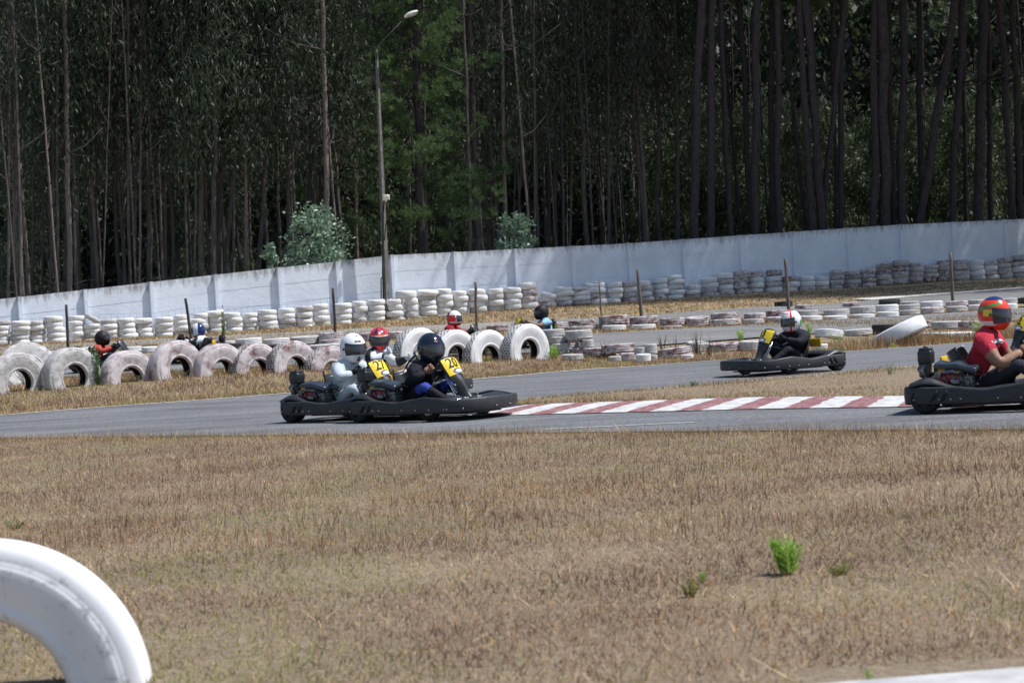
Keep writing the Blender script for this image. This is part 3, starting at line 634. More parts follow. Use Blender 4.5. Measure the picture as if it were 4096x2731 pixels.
for i in range(len(ends_t)-1):
    a0,a1,b0,b1 = ends_b[i],ends_b[i+1],ends_t[i],ends_t[i+1]; L=(a1-a0).length; nv=max(2,int(L/.15)); hh=.80
    def pt(u,t):
        p=a0.lerp(a1,u).lerp(b0.lerp(b1,u), t*hh); p.z -= .07*math.sin(PI*u)*t + .02*math.sin(9*u+i)*t
        p.z = max(p.z, float(gz(p.x,p.y))+.03) if t==0 else p.z; p.y += .03*math.sin(7*u+i); return p
    for j in range(nv): mb.tube([pt(j/nv,t) for t in (0,.5,1)], .0022, 3, cap=False)
    for t in (0,.14,.3,.46,.62,.8,1): mb.tube([pt(q/8,t) for q in range(9)], .003 if t in (0,1) else .0022, 3, cap=False)
link('mesh', mb.mesh('mesh', M['wire']), fence, loc=-fl)
# concrete foot of the thin post
c = P(2408,1250,44.6); zg_=float(gz(c.x,44.6)); mb = MB(); mb.box((0,0,.06),(.34,.3,.24),0,None,.03)
tag(link('concrete_block', mb.mesh('concrete_block', M['pole']), loc=(c.x,44.6,zg_)), 'grey concrete block at the foot of the thin fence post', 'concrete block')

# ================================================================== TYRES
def tyre_mesh(name, mats, R=1.0, ri=.6, w=1.0, n=40, groove=True, uv=False, lorry=False):
    """axis along z, outer radius R, width w (from z=0 to z=w)"""
    h=w/2
    if lorry: half=[(ri,.55,0),(ri+.015,.74,0),(ri+.05,.84,0),(ri+.085,.86,0),(ri+.095,.82,0),(ri+.12,.83,0),(ri+(R-ri)*.5,.97,0),(R-.15,1.0,0),(R-.125,.985,0),(R-.115,.93,0),(R-.09,.93,0),(R-.05,.90,0),(R-.018,.84,0),(R,.76,2)]
    elif groove: half=[(ri,.62,0),(ri+.02,.80,0),(ri+.10,.93,0),(ri+(R-ri)*.55,1.0,0),(R-.07,.93,0),(R-.02,.78,0)]
    else: half=[(ri,.55,0),(ri+.03,.78,0),(ri+.12,.94,0),(ri+(R-ri)*.5,1.0,0),(R-.13,.93,0),(R-.065,.78,0),(R-.022,.55,0),(R,.22,2)]
    prof=[(r,-h*z) for r,z,_ in half]; mi=[k for *_,k in half]
    if groove and not lorry:
        for zc in (-.42,.0,.42): prof += [(R,h*(zc-.16)),(R,h*(zc+.10)),(R-.022,h*(zc+.13)),(R-.022,h*(zc+.20))]; mi += [2,2,2,2]
        prof += [(R,h*.64)]; mi += [0]
    elif lorry: prof += [(R+.004,0)]; mi += [2]
    prof += [(r,h*z) for r,z,_ in reversed(half)]; mi += [0]*(len(half)-1)+[1]
    prof += [(ri+.03*R,h*.5),(R-.10*R,h*.55),(R-.06*R,0),(R-.10*R,-h*.55),(ri+.03*R,-h*.5)]; mi += [1]*5
    prof=[(r,z+h) for r,z in prof]
    mb=MB(); mb.lathe(prof, n, mi, closed=True); me=mb.mesh(name, mats)
    if uv:
        l=me.uv_layers.new(name='UVMap'); co=np.zeros(len(me.vertices)*3); me.vertices.foreach_get('co',co); co=co.reshape(-1,3)
        for p in me.polygons:
            an=[math.atan2(co[me.loops[i].vertex_index][1],co[me.loops[i].vertex_index][0])/(2*PI)%1 for i in p.loop_indices]
            if max(an)-min(an)>.5: an=[a+1 if a<.5 else a for a in an]
            for a,i in zip(an,p.loop_indices): l.data[i].uv=(a, co[me.loops[i].vertex_index][2]/w)
    return me
TY = {}
def tym(kind, groove=True):
    key=(kind,groove)
    if key not in TY:
        mt = {'white':'t_white','dirty':'t_dirty','red':'t_red','pink':'t_pink','black':'t_black'}[kind]
        TY[key]=tyre_mesh('tyre',[M[mt],M['rubber_in'],M[mt]],groove=groove)
    return TY[key]
def put_tyre(kind, x, y, z, dia, h, label, group, rot=(0,0), name='car_tyre', cat='tyre'):
    g = link(name, tym(kind, group != 'tyres stacked along the wall'), loc=(x,y,z), rot=(rot[0],rot[1],random.uniform(0,6.28)), scale=(dia/2,dia/2,h))
    return tag(g, label, cat, group)
CN = {'white':'white','dirty':'dirty white','red':'reddish worn','pink':'pinkish white','black':'black'}
# wall stacks: px left, px right, py top, py bottom, count, colour of top, colour of rest, extra
ST = [(-30,42,1282,1384,5),(45,117,1284,1382,5),(118,186,1283,1380,5),(187,262,1265,1376,5),(272,342,1263,1368,5),(341,404,1275,1352,4),(404,474,1277,1358,4),(475,546,1273,1355,4),(548,619,1273,1353,4),(621,695,1269,1351,4),(696,766,1261,1347,4),(768,832,1253,1340,4),(828,905,1243,1337,4),(903,971,1250,1330,4),(970,1032,1254,1327,4),(1033,1112,1239,1325,4),(1113,1184,1234,1317,4),(1186,1253,1225,1316,4),(1254,1325,1216,1310,4),(1340,1412,1213,1302,4),(1411,1475,1205,1294,4),(1473,1544,1199,1286,4),(1547,1622,1196,1291,4),(1623,1680,1193,1274,3),(1672,1750,1161,1264,5),(1747,1812,1156,1254,4),(1813,1876,1165,1250,4),(1876,1950,1158,1252,4),(1950,2018,1155,1247,4),(2017,2088,1151,1239,4),(2078,2155,1131,1237,4),(2156,2222,1173,1233,3),(2224,2298,1148,1224,4),(2285,2360,1148,1220,4),(2342,2425,1131,1220,4),(2424,2490,1131,1214,4),(2489,2552,1128,1211,4),(2555,2612,1124,1206,4),(2612,2676,1114,1199,4),(2668,2738,1101,1197,5),(2742,2806,1142,1195,3),(2803,2872,1111,1192,4),(2864,2936,1095,1184,4),(2933,3000,1084,1180,4),(2999,3062,1086,1175,4),(3060,3129,1082,1171,4),(3130,3195,1106,1171,3),(3195,3263,1105,1167,3),(3260,3318,1105,1165,3),(3318,3376,1081,1159,4),(3377,3448,1085,1155,4),(3444,3505,1075,1150,4),(3505,3572,1057,1139,4),(3570,3638,1042,1134,4),(3638,3694,1052,1127,4),(3694,3750,1059,1127,4),(3744,3804,1043,1124,4),(3809,3878,1041,1141,5),(3877,3942,1039,1127,4),(3938,3994,1045,1120,4),(3985,4050,1031,1115,4),(4048,4118,1022,1113,4)]
LM = [(269,'the leftmost post'),(755,'the leaning post'),(1337,'the lamp-side post'),(1545,'the lamp pole'),(1903,'the mid-fence post'),(2400,'the thin pale post'),(2558,'the thick post'),(3149,'the post above kart thirteen'),(3806,'the rightmost post')]
cent = [(a+b)/2 for a,b,*_ in ST]
def stack_where(i):
    best=None
    for x,nm in LM:
        n = sum(1 for c in cent if min(x,cent[i]) < c < max(x,cent[i])) + 1
        if best is None or n < best[0]: best=(n, 'left' if cent[i]<x else 'right', nm)
    return '%s stack %s of %s' % (ORD[best[0]], best[1], best[2])
gs = random.Random(3)
for i,(xa,xb,yt,yb,n) in enumerate(ST):
    cx=(xa+xb)/2; Y=wallY(cx)-.62 - (.10 if i%2 else 0); b=P(cx,yb,Y); t=P(cx,yt,Y); H=t.z-b.z; dia=(xb-xa)/F*Y*1.03; h=H/n
    zz=b.z; red = cx>3330
    for k in range(n):
        kind = 'white'
        if k==0: kind = 'dirty' if cx<2100 and gs.random()<.55 else ('pink' if cx>2100 and gs.random()<.6 else 'white')
        if red: kind = gs.choice(['pink','red','pink','dirty']) if cx<3900 else gs.choice(['dirty','white','pink'])
        elif cx>2650 and k==n-1 and gs.random()<.3: kind='red'
        elif cx<2100 and gs.random()<.15: kind='dirty'
        elif cx>2100 and k and gs.random()<.3: kind='pink'
        lev = 'on top of' if k==n-1 else ('at bottom of' if k==0 else ('second up in' if k==1 else ('third up in' if k==2 else 'fourth up in')))
        lab = '%s tyre %s %s' % (CN[kind], lev, stack_where(i))
        dx=gs.uniform(-.055,.055); d=dia*gs.uniform(.90,1.05)
        tilt=(gs.uniform(-.07,.07),gs.uniform(-.07,.07)); zc=zz
        if k==n-1 and i in (5,): tilt=(.45,-.35); zc+=.08
        if k==n-1 and i in (24,): d*=1.05
        if i==31 and k>0: tilt=(.05,.28)
        if k<2 and i==17: tilt=(.22,0); 
        if k==0 and i==22: tilt=(.25,.05)
        if k==n-1 and i in (34,41,43,61): tilt=(.12,.03)
        put_tyre(kind, b.x+dx, Y+gs.uniform(-.03,.03), zc, d, h*1.06, lab, 'tyres stacked along the wall', tilt)
        zz += h
# one extra tyre lies across the two stacks right of the pole
b=P(1728,1195,wallY(1728)-.62); b=P(1725-0,1195,wallY(1725)-.7)
bx=P((900+1605/2.352+900+1800/2.352)/2,1196,wallY(1624)-.62); put_tyre('white', bx.x, bx.y, bx.z, .70, .28, 'white tyre lying across the second stack right of the lamp pole', 'tyres stacked along the wall', (.03,-.06))
# barrier tyres: (px centre, py top, py bottom, width px, colour, label, tilt)
def row(entries, group, dflt=None):
    for e in entries:
        cx, yt, yb, w_, kind, lab = e[:6]; tilt = e[6] if len(e)>6 else (gs.uniform(-.03,.03),gs.uniform(-.03,.03)); on = e[7] if len(e)>7 else None
        if on is None: p = hit(cx, yb+ (3 if w_>60 else 0))
        else: p = P(cx, yb, hit(cx, on).y)
        Y=p.y + (w_/F*p.y)*.45; b=P(cx,yb,Y); s=F/Y
        put_tyre(kind, b.x, Y, b.z if on is not None else min(b.z,float(gz(b.x,Y))+.02), w_/s, (yb-yt)/s, lab, group, tilt)
row([
 (2262,1369,1417,136,'dirty','grey ribbed tyre beside the rightmost half buried tyre, behind the green weed',(0.02,0)),
 (2290,1416,1440,88,'dirty','white tyre sunk in grass just right of the green weed'),
 (2404,1390,1430,144,'red','long reddish tyre lying flat right of the grey ribbed tyre',(.02,.03)),
 (2460,1424,1446,52,'dirty','small white tyre end under the long reddish tyre'),
 (2475,1375,1413,138,'red','reddish topped tyre over the small white ones',(.02,0),1440),
 (2513,1411,1442,66,'pink','pinkish white tyre below the reddish topped tyre'),
 (2560,1388,1418,48,'dirty','narrow white tyre in the middle of the small heap',(0,0),1446),
 (2574,1415,1448,62,'white','white ribbed tyre at the front foot of the small heap'),
 (2602,1375,1418,56,'dirty','worn ribbed tyre topping the right end of the small heap',(0,0),1444),
 (2614,1420,1445,34,'dirty','short white tyre at the right foot of the small heap'),
 (2701,1389,1432,142,'red','dark half white tyre lying right of the small heap',(.03,-.08)),
 (2750,1418,1437,52,'white','white tyre edge under the dark half white tyre'),
 (2790,1367,1404,92,'dirty','white ribbed tyre leaning behind the dark half white one',(.05,-.12)),
 (2907,1370,1404,142,'red','long dark tyre with white right end left of kart 13',(.02,-.03)),
 (3010,1362,1402,110,'dirty','whitish tyre half hidden by the nose of kart 13'),
 (3284,1376,1398,56,'white','white tyre peeking out behind kart 13'),
 (3316,1320,1355,115,'white','white tyre tilted up right of the number 13 helmet',(.05,-.16)),
 (3431,1316,1342,119,'dirty','dark mottled flat tyre left of the big tilted white tyre'),
 (3545,1296,1338,114,'black','dark tyre with pale top half hidden behind the big tilted tyre'),
 (3787,1284,1316,121,'dirty','whitish tyre behind the big flat white tyre'),
 (3885,1283,1318,104,'red','dark brown tyre behind the right end of the big flat tyre'),
 (3700,1282,1310,70,'red','reddish tyre right behind the tip of the tilted tyre'),
], 'tyres lying along the far edge of the track')
row([
 (2211,1316,1347,98,'dirty','greyish white tyre heaped behind the rightmost half buried tyre',(0,0),1420),
 (2316,1320,1358,110,'dirty','grey ribbed tyre on the heap behind the green weed',(0,0),1420),
 (2232,1345,1371,96,'dirty','yellowish white tyre under the greyish one of the heap',(0,0),1420),
 (2300,1343,1372,58,'red','red and white tyre in the middle of the heap',(0,0),1420),
 (2352,1358,1392,48,'dirty','ribbed white tyre on the right side of the heap',(0,0),1420),
 (2240,1371,1420,96,'dirty','hidden lower tyre of the heap',(0,0),1420),
 (2325,1390,1424,96,'red','lower reddish tyre of the heap beside the long flat tyre',(0,0),1420),
], 'tyres heaped behind the half buried ones')
row([
 (2221,1290,1318,98,'pink','pinkish tyre beside the blue shirted driver'),
 (2328,1279,1305,108,'red','reddish tyre on top, just left of the thick tyre pair',None and 0 or (0,0),1320),
 (2328,1303,1320,92,'dirty','white tyre under the reddish one left of the thick pair'),
 (2456,1260,1301,121,'red','thick purple brown tyre on top below the thin pale post',(0,0),1322),
 (2456,1300,1322,98,'white','white tyre under the thick purple brown one'),
 (2577,1264,1298,117,'red','reddish brown tyre on top below the fourth post from right',(0,0),1316),
 (2575,1297,1317,98,'white','white tyre under the reddish brown one'),
 (2690,1271,1303,104,'red','dark patched tyre third left of the flat single pair',(0,0),1312),
 (2685,1302,1314,92,'pink','low pinkish tyre under the dark patched one'),
 (2791,1267,1304,98,'pink','single sagging pinkish tyre in the second barrier row',(.02,-.08)),
 (2900,1250,1277,113,'red','reddish tyre on top between the sagging tyre and kart 13 helmet',(0,0),1302),
 (2906,1275,1302,119,'pink','pink and white tyre under the reddish one'),
 (3020,1252,1276,88,'pink','pinkish upper tyre left of the helmet of kart 13',(0,0),1295),
 (3014,1275,1296,86,'pink','lower white tyre left of the helmet of kart 13'),
 (3118,1240,1267,110,'red','reddish rimmed upper tyre right behind the helmet of kart 13',(0,0),1291),
 (3118,1266,1292,104,'pink','lower pinkish tyre behind the helmet of kart 13'),
 (3232,1241,1264,84,'dirty','upper white tyre right of the helmet of kart 13',(0,0),1282),
 (3240,1262,1283,96,'white','lower white tyre right of the helmet of kart 13'),
 (3346,1237,1265,102,'dirty','upper white tyre above the tilted one by the weeds',(0,0),1277),
 (3342,1262,1279,96,'white','low white tyre under the upper one by the weeds'),
 (3452,1224,1257,100,'dirty','upper tyre with dark scuffed patch in the second row',(0,0),1270),
 (3450,1256,1272,96,'white','low white tyre under the scuffed one'),
 (3548,1218,1248,93,'white','rounded upper white tyre in front of the black tyre',(0,0),1268),
 (3551,1246,1269,90,'white','lower white tyre in front of the black tyre'),
 (3636,1217,1241,86,'dirty','upper white tyre above the tip of the big tilted tyre',(0,0),1260),
 (3638,1239,1260,84,'dirty','lower white tyre above the tip of the big tilted tyre'),
 (3727,1204,1230,90,'white','upper white tyre left of the rightmost fence post foot',(0,0),1253),
 (3729,1228,1254,92,'pink','lower white tyre left of the rightmost fence post foot'),
 (3828,1203,1225,86,'pink','upper pinkish tyre right of the rightmost fence post foot',(0,0),1246),
 (3826,1224,1247,84,'dirty','lower white tyre right of the rightmost fence post foot'),
 (3912,1198,1220,74,'dirty','dark grey upper tyre left of the orange helmet',(0,0),1240),
 (3910,1218,1241,72,'white','lower white tyre left of the orange helmet'),
 (4030,1193,1216,80,'dirty','upper tyre just right of the orange helmet',(0,0),1236),
 (4030,1214,1237,80,'white','lower tyre just right of the orange helmet'),
], 'double row of tyres between the two inner tracks')
row([
 (3135,1205,1227,74,'black','dark tyre lying alone beside the foot of the post above kart 13'),
 (3216,1218,1238,72,'red','dark red tyre lying alone above the upper white tyre'),
 (3406,1209,1230,70,'red','dark red tyre lying alone on the outer track'),
 (3559,1196,1221,86,'black','black tyre standing alone behind the rounded white tyre',(.02,.02)),
 (3641,1205,1221,70,'dirty','flat grey tyre right of the lone black one'),
], 'single tyres along the outer track')
row([
 (375,1388,1427,125,'dirty','grey flat tyre below the black helmeted driver behind the big tyres',(.02,.06)),
 (525,1386,1409,89,'white','white tyre behind the third big tyre from the left',),
 (600,1386,1408,66,'white','white tyre partly hidden left of the tallest left tyre'),
 (840,1373,1398,130,'black','dark flat tyre behind the fifth big tyre from left'),
 (915,1363,1381,54,'white','white tyre behind the tall green weed'),
 (938,1373,1397,60,'black','black tyre right of the dark flat one'),
 (997,1352,1381,104,'white','white ribbed tyre between the fifth and sixth big tyres'),
 (1100,1378,1402,70,'black','dark ribbed tyre left below the seventh big tyre'),
 (1106,1353,1379,110,'white','white tyre above the dark ribbed one'),
 (1220,1344,1378,117,'dirty','white tyre behind the seventh big tyre from left'),
 (1325,1329,1359,98,'pink','pinkish upper tyre left of the white helmet',(0,0),1378),
 (1328,1356,1378,98,'pink','pinkish lower tyre left of the white helmet'),
 (1300,1376,1404,145,'dirty','wide grey flat tyre above the eighth big tyre'),
 (1478,1330,1362,80,'pink','pink tyre between the white helmet and the red helmet'),
 (1590,1325,1352,80,'pink','pinkish tyre right of the red and blue helmet'),
 (190,1405,1432,80,'dirty','grey tyre glimpsed between the first two big tyres'),
 (1990,1300,1325,90,'red','reddish tyre below the hands of the red jacketed driver'),
], 'tyres along the back of the half buried row')
# half buried lorry tyres: (px left of face, px right of face, py top, ground py, D, tread kind, label)
BT = {}
def big(kind):
    if kind not in BT:
        a,b_ = {'smooth':('t_dirty','t_dirty'),'tread':('t_white','t_tread'),'treadred':('t_pink','t_tread_red'),'red':('t_pink','t_pink'),'white':('t_white','t_white')}[kind]
        BT[kind]=tyre_mesh('tyre',[M[a],M['rubber_in'],M[b_]],1.0,.43,.58,72,False,True,True)
    return BT[kind]
BIG=[(-5,162,1410,1541,30.0,'smooth','leftmost big white tyre half buried in the grass',46),
 (213,385,1388,1541,30.4,'smooth','big stained tyre with black marks, second from left in the half buried row',46),
 (448,604,1399,1532,30.9,'red','big pinkish tyre right of the tall weed in the half buried row',46),
 (640,802,1359,1514,31.3,'red','tallest reddish white half buried tyre, fourth from left',48),
 (826,957,1373,1498,31.7,'red','smooth pinkish half buried tyre, fifth from left',48),
 (975,1095,1373,1484,32.1,'treadred','pink treaded half buried tyre, sixth from left',46),
 (1120,1252,1361,1478,32.3,'treadred','pink treaded half buried tyre with a cracked sidewall, seventh from left',46),
 (1285,1376,1382,1481,32.6,'treadred','treaded half buried tyre left of the white helmeted driver',46),
 (1640,1735,1310,1452,33.0,'tread','tall treaded white tyre right of the red and blue helmet',44),
 (1765,1890,1318,1442,33.2,'tread','treaded white tyre behind the black helmet of kart 20',44),
 (1885,2042,1318,1436,33.5,'tread','white treaded half buried tyre, second from the right',44),
 (2048,2190,1294,1430,33.8,'tread','rightmost and highest white half buried tyre with black hollow',44)]
for (xa,xb,yt,yg,Y,kind,lab,yaw) in BIG:
    ya=math.radians(yaw); R=(xb-xa)/2/F*Y/math.cos(ya)*1.0; R=min(max(R,.50),.60); cx=(xa+xb)/2; t=P(cx,yt,Y); zc=t.z-R
    # axis (mesh z) points towards the camera and to the right
    ax=Vector((math.sin(ya),-math.cos(ya),random.uniform(-.04,.05))).normalized(); q=ax.to_track_quat('Z','Y')
    o=link('lorry_tyre', big(kind), loc=Vector((t.x,Y,zc))-ax*(.58*R), scale=(R,R,R)); o.rotation_mode='QUATERNION'; o.rotation_quaternion=q
    tag(o, lab, 'tyre', 'big half buried tyres along the track')
t=P(100,1382,32.2); o=link('lorry_tyre', big('smooth'), loc=(t.x,32.2,t.z-.5), scale=(.5,.5,.5)); ax=Vector((.35,-.8,.45)).normalized(); o.rotation_mode='QUATERNION'; o.rotation_quaternion=ax.to_track_quat('Z','Y'); tag(o,'greyish tyre leaning behind the two leftmost big tyres','tyre')
# big flat and big tilted lorry tyres on the right
p=hit(3791,1372); R=214/2/F*(p.y+.5); o=link('lorry_tyre', big('tread'), loc=(P(3791,1355,p.y+.5).x,p.y+.5,P(3791,1366,p.y+.5).z), scale=(R,R,R*.62), rot=(.02,.02,1)); tag(o,'big white treaded lorry tyre lying flat in dry grass','tyre')
p=hit(3590,1388); Y=p.y+.3; c=P(3592,1342,Y); ax=Vector((-.38,.17,.9)).normalized(); o=link('lorry_tyre', big('white'), loc=c-ax*.12, scale=(.57,.57,.48)); o.rotation_mode='QUATERNION'; o.rotation_quaternion=ax.to_track_quat('Z','Y'); tag(o,'big smooth white tyre propped up at a slant in golden grass','tyre')
# the near tyre at the lower left corner
Yn=5.4; R=662/F*Yn; c=P(-68,2824,Yn); ax=Vector((.05,-.99,.03)).normalized()
m=NT('scuffed_white_tyre_paint',.68,.25); v=m.coord(); base=m.ramp(m.noise(v,2.5,5),[(.3,(.72,.73,.76)),(.7,(.80,.80,.82))]); sx=m.n('ShaderNodeVectorMath',operation='LENGTH'); xy=m.n('ShaderNodeVectorMath',operation='MULTIPLY'); xy.inputs[1].default_value=(1,1,0); m.l(v,xy.inputs[0]); m.l(xy.outputs[0],sx.inputs[0])
ring=m.ramp(sx.outputs['Value'],[(.55,.0),(.60,.06),(.64,.0),(.76,.0),(.83,.07),(.88,.13),(.91,.10),(.95,0)]); a=m.n('ShaderNodeMath',operation='ADD'); m.l(ring,a.inputs[0]); m.l(m.noise(v,11,7,.75),a.inputs[1]); base=m.mix(m.ramp(a.outputs[0],[(.60,0),(.70,.45),(.80,.85)]),base,(.13,.13,.14)); gr=m.ramp(sx.outputs['Value'],[(.868,0),(.876,.5),(.884,.5),(.892,0)]); base=m.mix(gr,base,(.22,.22,.24)); base=m.mix(m.ramp(m.noise(v,26,6,.8),[(.70,0),(.76,.6)]),base,(.25,.25,.26)); m.col(base); m.bump(m.noise(v,9,3),.06,.01)
near=tyre_mesh('tyre',[m.mat,M['rubber_in'],m.mat],1.0,.535,.44,128,True,False,True)
o=link('lorry_tyre', near, loc=c-ax*(.25*R)-ax*.0, scale=(R,R,R)); o.rotation_mode='QUATERNION'; o.rotation_quaternion=ax.to_track_quat('Z','Y'); tag(o,'close white painted tyre standing in the lower left corner','tyre')
# white painted concrete slab at the lower right corner
a=hit(3226,2731); mb=MB(); p0=Vector(((3226-2048)/F*4.73,4.73,0)); p1=Vector(((4096-2048)/F*4.80,4.80,0)); 
ex=(Vector((p1.x,p1.y,0))-Vector((p0.x,p0.y,0))); L=ex.length; ex/=L; ey=Vector((-ex.y,ex.x,0)); 
Mx=Matrix((ex,ey,Vector((0,0,1)))).transposed().to_4x4(); Mx=Matrix.Translation(Vector((p0.x,p0.y,0))-ey*.0)@Mx
mb.box((L/2+.8,-.6,-.02),(L+2.4,1.2,.10),0,Mx,.012)
struct('kerb_slab', mb.mesh('kerb_slab', simple('white_painted_concrete',(.52,.51,.50),.85,.2,var=.22,scale=9,bump=.3)))
# ================================================================== KARTS
# local frame: x forward from the rear bumper, y left, z up; 1.62 long
def ring_xy(t):
    """outline of the all-round bumper, t in 0..1, starting at the middle of the rear, running along the right side"""
    pts = [(0,0),(0,-.30),(.02,-.46),(.10,-.525),(.35,-.54),(.62,-.545),(.80,-.56),(1.0,-.575),(1.2,-.565),(1.38,-.52),(1.52,-.41),(1.60,-.24),(1.62,0)]
    pts = pts + [(x,-y) for x,y in reversed(pts[:-1])]
    L=[0]
    for a,b in zip(pts,pts[1:]): L.append(L[-1]+math.dist(a,b))
    s=t*L[-1]; return float(np.interp(s,L,[p[0] for p in pts])), float(np.interp(s,L,[p[1] for p in pts]))
def ztop(x): return float(np.interp(x,[0,.1,.5,.62,.72,.9,1.08,1.25,1.4,1.62],[.215,.218,.212,.195,.190,.215,.240,.225,.205,.215]))
def zbot(x): return float(np.interp(x,[0,.55,.75,1.0,1.62],[.074,.074,.074,.078,.084]))
KM = {}
def kart_meshes():
    n=120; mb=MB(); vs=[]
    xy=[ring_xy(i/n) for i in range(n)]
    sm=[]
    for i in range(n):
        sx=sum(xy[(i+k)%n][0] for k in range(-2,3))/5; sy=sum(xy[(i+k)%n][1] for k in range(-2,3))/5; sm.append((sx,sy))
    for i,(x,y) in enumerate(sm):
        a=sm[i-1]; b=sm[(i+1)%n]; t=Vector((b[0]-a[0],b[1]-a[1],0)).normalized(); nrm=Vector((-t.y,t.x,0))  # pointing inwards
        c=Vector((x,y,0)); 
        if nrm.dot(Vector((.8,0,0))-c)<0: nrm=-nrm
        z0,z1=zbot(x),ztop(x)
        for (o,z) in [(.006,z0),(0,z0+.012),(-.004,(z0+z1)/2),(0,z1-.012),(.008,z1),(.030,z1),(.036,z1-.012),(.036,z0+.01),(.03,z0)]: vs.append(c+nrm*o+Vector((0,0,z)))
    k=9; fs=[(i*k+j,i*k+(j+1)%k,((i+1)%n)*k+(j+1)%k,((i+1)%n)*k+j) for i in range(n) for j in range(k)]
    mb.add(vs,fs); KM['bumper']=mb.mesh('bumper',M['bumper'])
    # slots and bolts of the bumper, both sides
    for sy in (-1,1):
        for x0 in (.28,.36):
            mb=MB(); p=[(x0+.035,sy*.546,.19),(x0+.020,sy*.547,.15),(x0-.0,sy*.547,.12),(x0-.02,sy*.546,.10)]
            mb.tube(p,[.007,.011,.011,.005],6); KM['slot%d%d'%(sy,x0*100)]=mb.mesh('slot',M['ink'])
    mb=MB()
    for sy in (-1,1):
        for x in (.12,.33,.42,.5,.80,.98,1.14,1.3,1.33,1.47): 
            yy=float(np.interp(x,[.1,.35,.62,.8,1.0,1.2,1.38,1.52],[.525,.54,.545,.56,.575,.565,.52,.415])); mb.ball((x,sy*(yy+.003),.115),.0085,6)
    mb.ball((1.617,-.1,.12),.009,6); mb.ball((1.617,.12,.12),.009,6); KM['bolts']=mb.mesh('bolts',M['steel'])
    # front fairing: rises from the bumper towards the middle, open behind
    mb=MB()
    def ff(u,v):
        x=1.16+.44*u; w_=float(np.interp(x,[1.0,1.2,1.38,1.52,1.6],[.55,.54,.50,.39,.22])); s_=2*v-1; y=w_*s_
        ridge=math.exp(-(y/.13)**2); side=abs(s_)**3
        z=ztop(x)-.006-.055*math.sin(PI*min(1,(1-abs(s_))*1.6)*.5)*(.35+.65*math.sin(PI*u))+ .05*ridge*(1-u)**1.2+.010*math.sin(s_*9)*(1-abs(s_))
        return (x-.06*(1-u)*(1-side),y,z)
    mb.grid(ff,16,28,thick=.012); KM['front_fairing']=mb.mesh('front_fairing',M['plastic'])
    for sy,nm in ((-1,'r'),(1,'l')):
        mb=MB()
        def sp(u,v,sy=sy):
            x=.08+.95*u; s_=v; hump=.085*math.exp(-((x-.22)/.16)**2)+.020*math.exp(-((x-.8)/.2)**2); y=.515-.15*s_
            if x>.8: y+=.02
            z=ztop(x)-.01+hump*math.sin(PI*min(1,.15+s_*.75))-.05*max(0,s_-.8)*5*.5
            return (x,sy*y,z)
        mb.grid(sp,24,8,thick=.012); KM['side_pod_'+nm]=mb.mesh('side_pod',M['plastic'])
    # rear deck lump above rear bumper
    mb=MB(); mb.grid(lambda u,v:(.03+.17*u,-.42+.84*v,.20+.075*math.sin(PI*min(1,u*.9))*(.6+.4*math.sin(PI*v))),8,16,thick=.012); KM['rear_cowl']=mb.mesh('rear_cowl',M['plastic'])
    # wheels
    def wheel(r,w_): 
        pr=[(r*.52,-w_/2*.8),(r*.62,-w_/2),(r*.88,-w_/2),(r*.97,-w_/2*.82),(r,-w_/2*.6),(r,w_/2*.6),(r*.97,w_/2*.82),(r*.88,w_/2),(r*.62,w_/2),(r*.52,w_/2*.8)]
        q=MB(); q.lathe(pr,28,0,Matrix.Rotation(PI/2,4,'X'),closed=True); return q.mesh('tyre',M['rubber'])
    def hub(r,w_):
        q=MB(); q.lathe([(0,-w_/2*.75),(r*.2,-w_/2*.78),(r*.22,-w_/2*.5),(r*.5,-w_/2*.45),(r*.54,-w_/2*.8),(r*.54,w_/2*.8),(r*.5,w_/2*.45),(r*.22,w_/2*.5),(r*.2,w_/2*.78),(0,w_/2*.75)],20,0,Matrix.Rotation(PI/2,4,'X')); return q.mesh('hub',M['steel'])
    KM['rw']=wheel(.115,.16); KM['rh']=hub(.115,.16); KM['fw']=wheel(.105,.11); KM['fh']=hub(.105,.11)
    mb=MB(); mb.box((.85,0,.058),(1.1,.56,.012)); KM['floor_tray']=mb.mesh('floor_tray',M['frame'])
    mb=MB()
    for sy in (-1,1):
        mb.tube([(.08,sy*.30,.10),(.4,sy*.32,.08),(.9,sy*.30,.08),(1.3,sy*.24,.08),(1.5,sy*.18,.12)],.016,8)
        mb.tube([(.1,sy*.44,.12),(.4,sy*.50,.12),(.95,sy*.52,.12),(1.15,sy*.42,.12)],.013,8)
        mb.tube([(1.05,sy*.40,.12),(1.15,sy*.2,.13),(1.13,sy*.05,.16)],.009,6)
    for x in (.08,.55,.95,1.3): mb.tube([(x,-.34,.09),(x,.34,.09)],.014,8)
    mb.tube([(.2,-.44,.115),(.2,.44,.115)],.018,10); KM['chassis_frame']=mb.mesh('chassis_frame',M['frame'])
    # steering
    sc=Vector((.90,0,.475)); ax=Vector((-.72,0,.69)).normalized(); q=Matrix.Translation(sc)@ax.to_track_quat('Z','Y').to_matrix().to_4x4()
    mb=MB(); nn=28
    mb.tube([(.13*math.cos(2*PI*i/nn),.14*math.sin(2*PI*i/nn),0) for i in range(nn+1)],.015,8,0,q,cap=False)
    mb.box((0,0,-.01),(.24,.03,.012),0,q); mb.box((.0,0,-.01),(.03,.26,.012),0,q); mb.lathe([(0,.01),(.04,.005),(.04,-.02),(0,-.02)],14,0,q); KM['steering_wheel']=mb.mesh('steering_wheel',M['seat'])
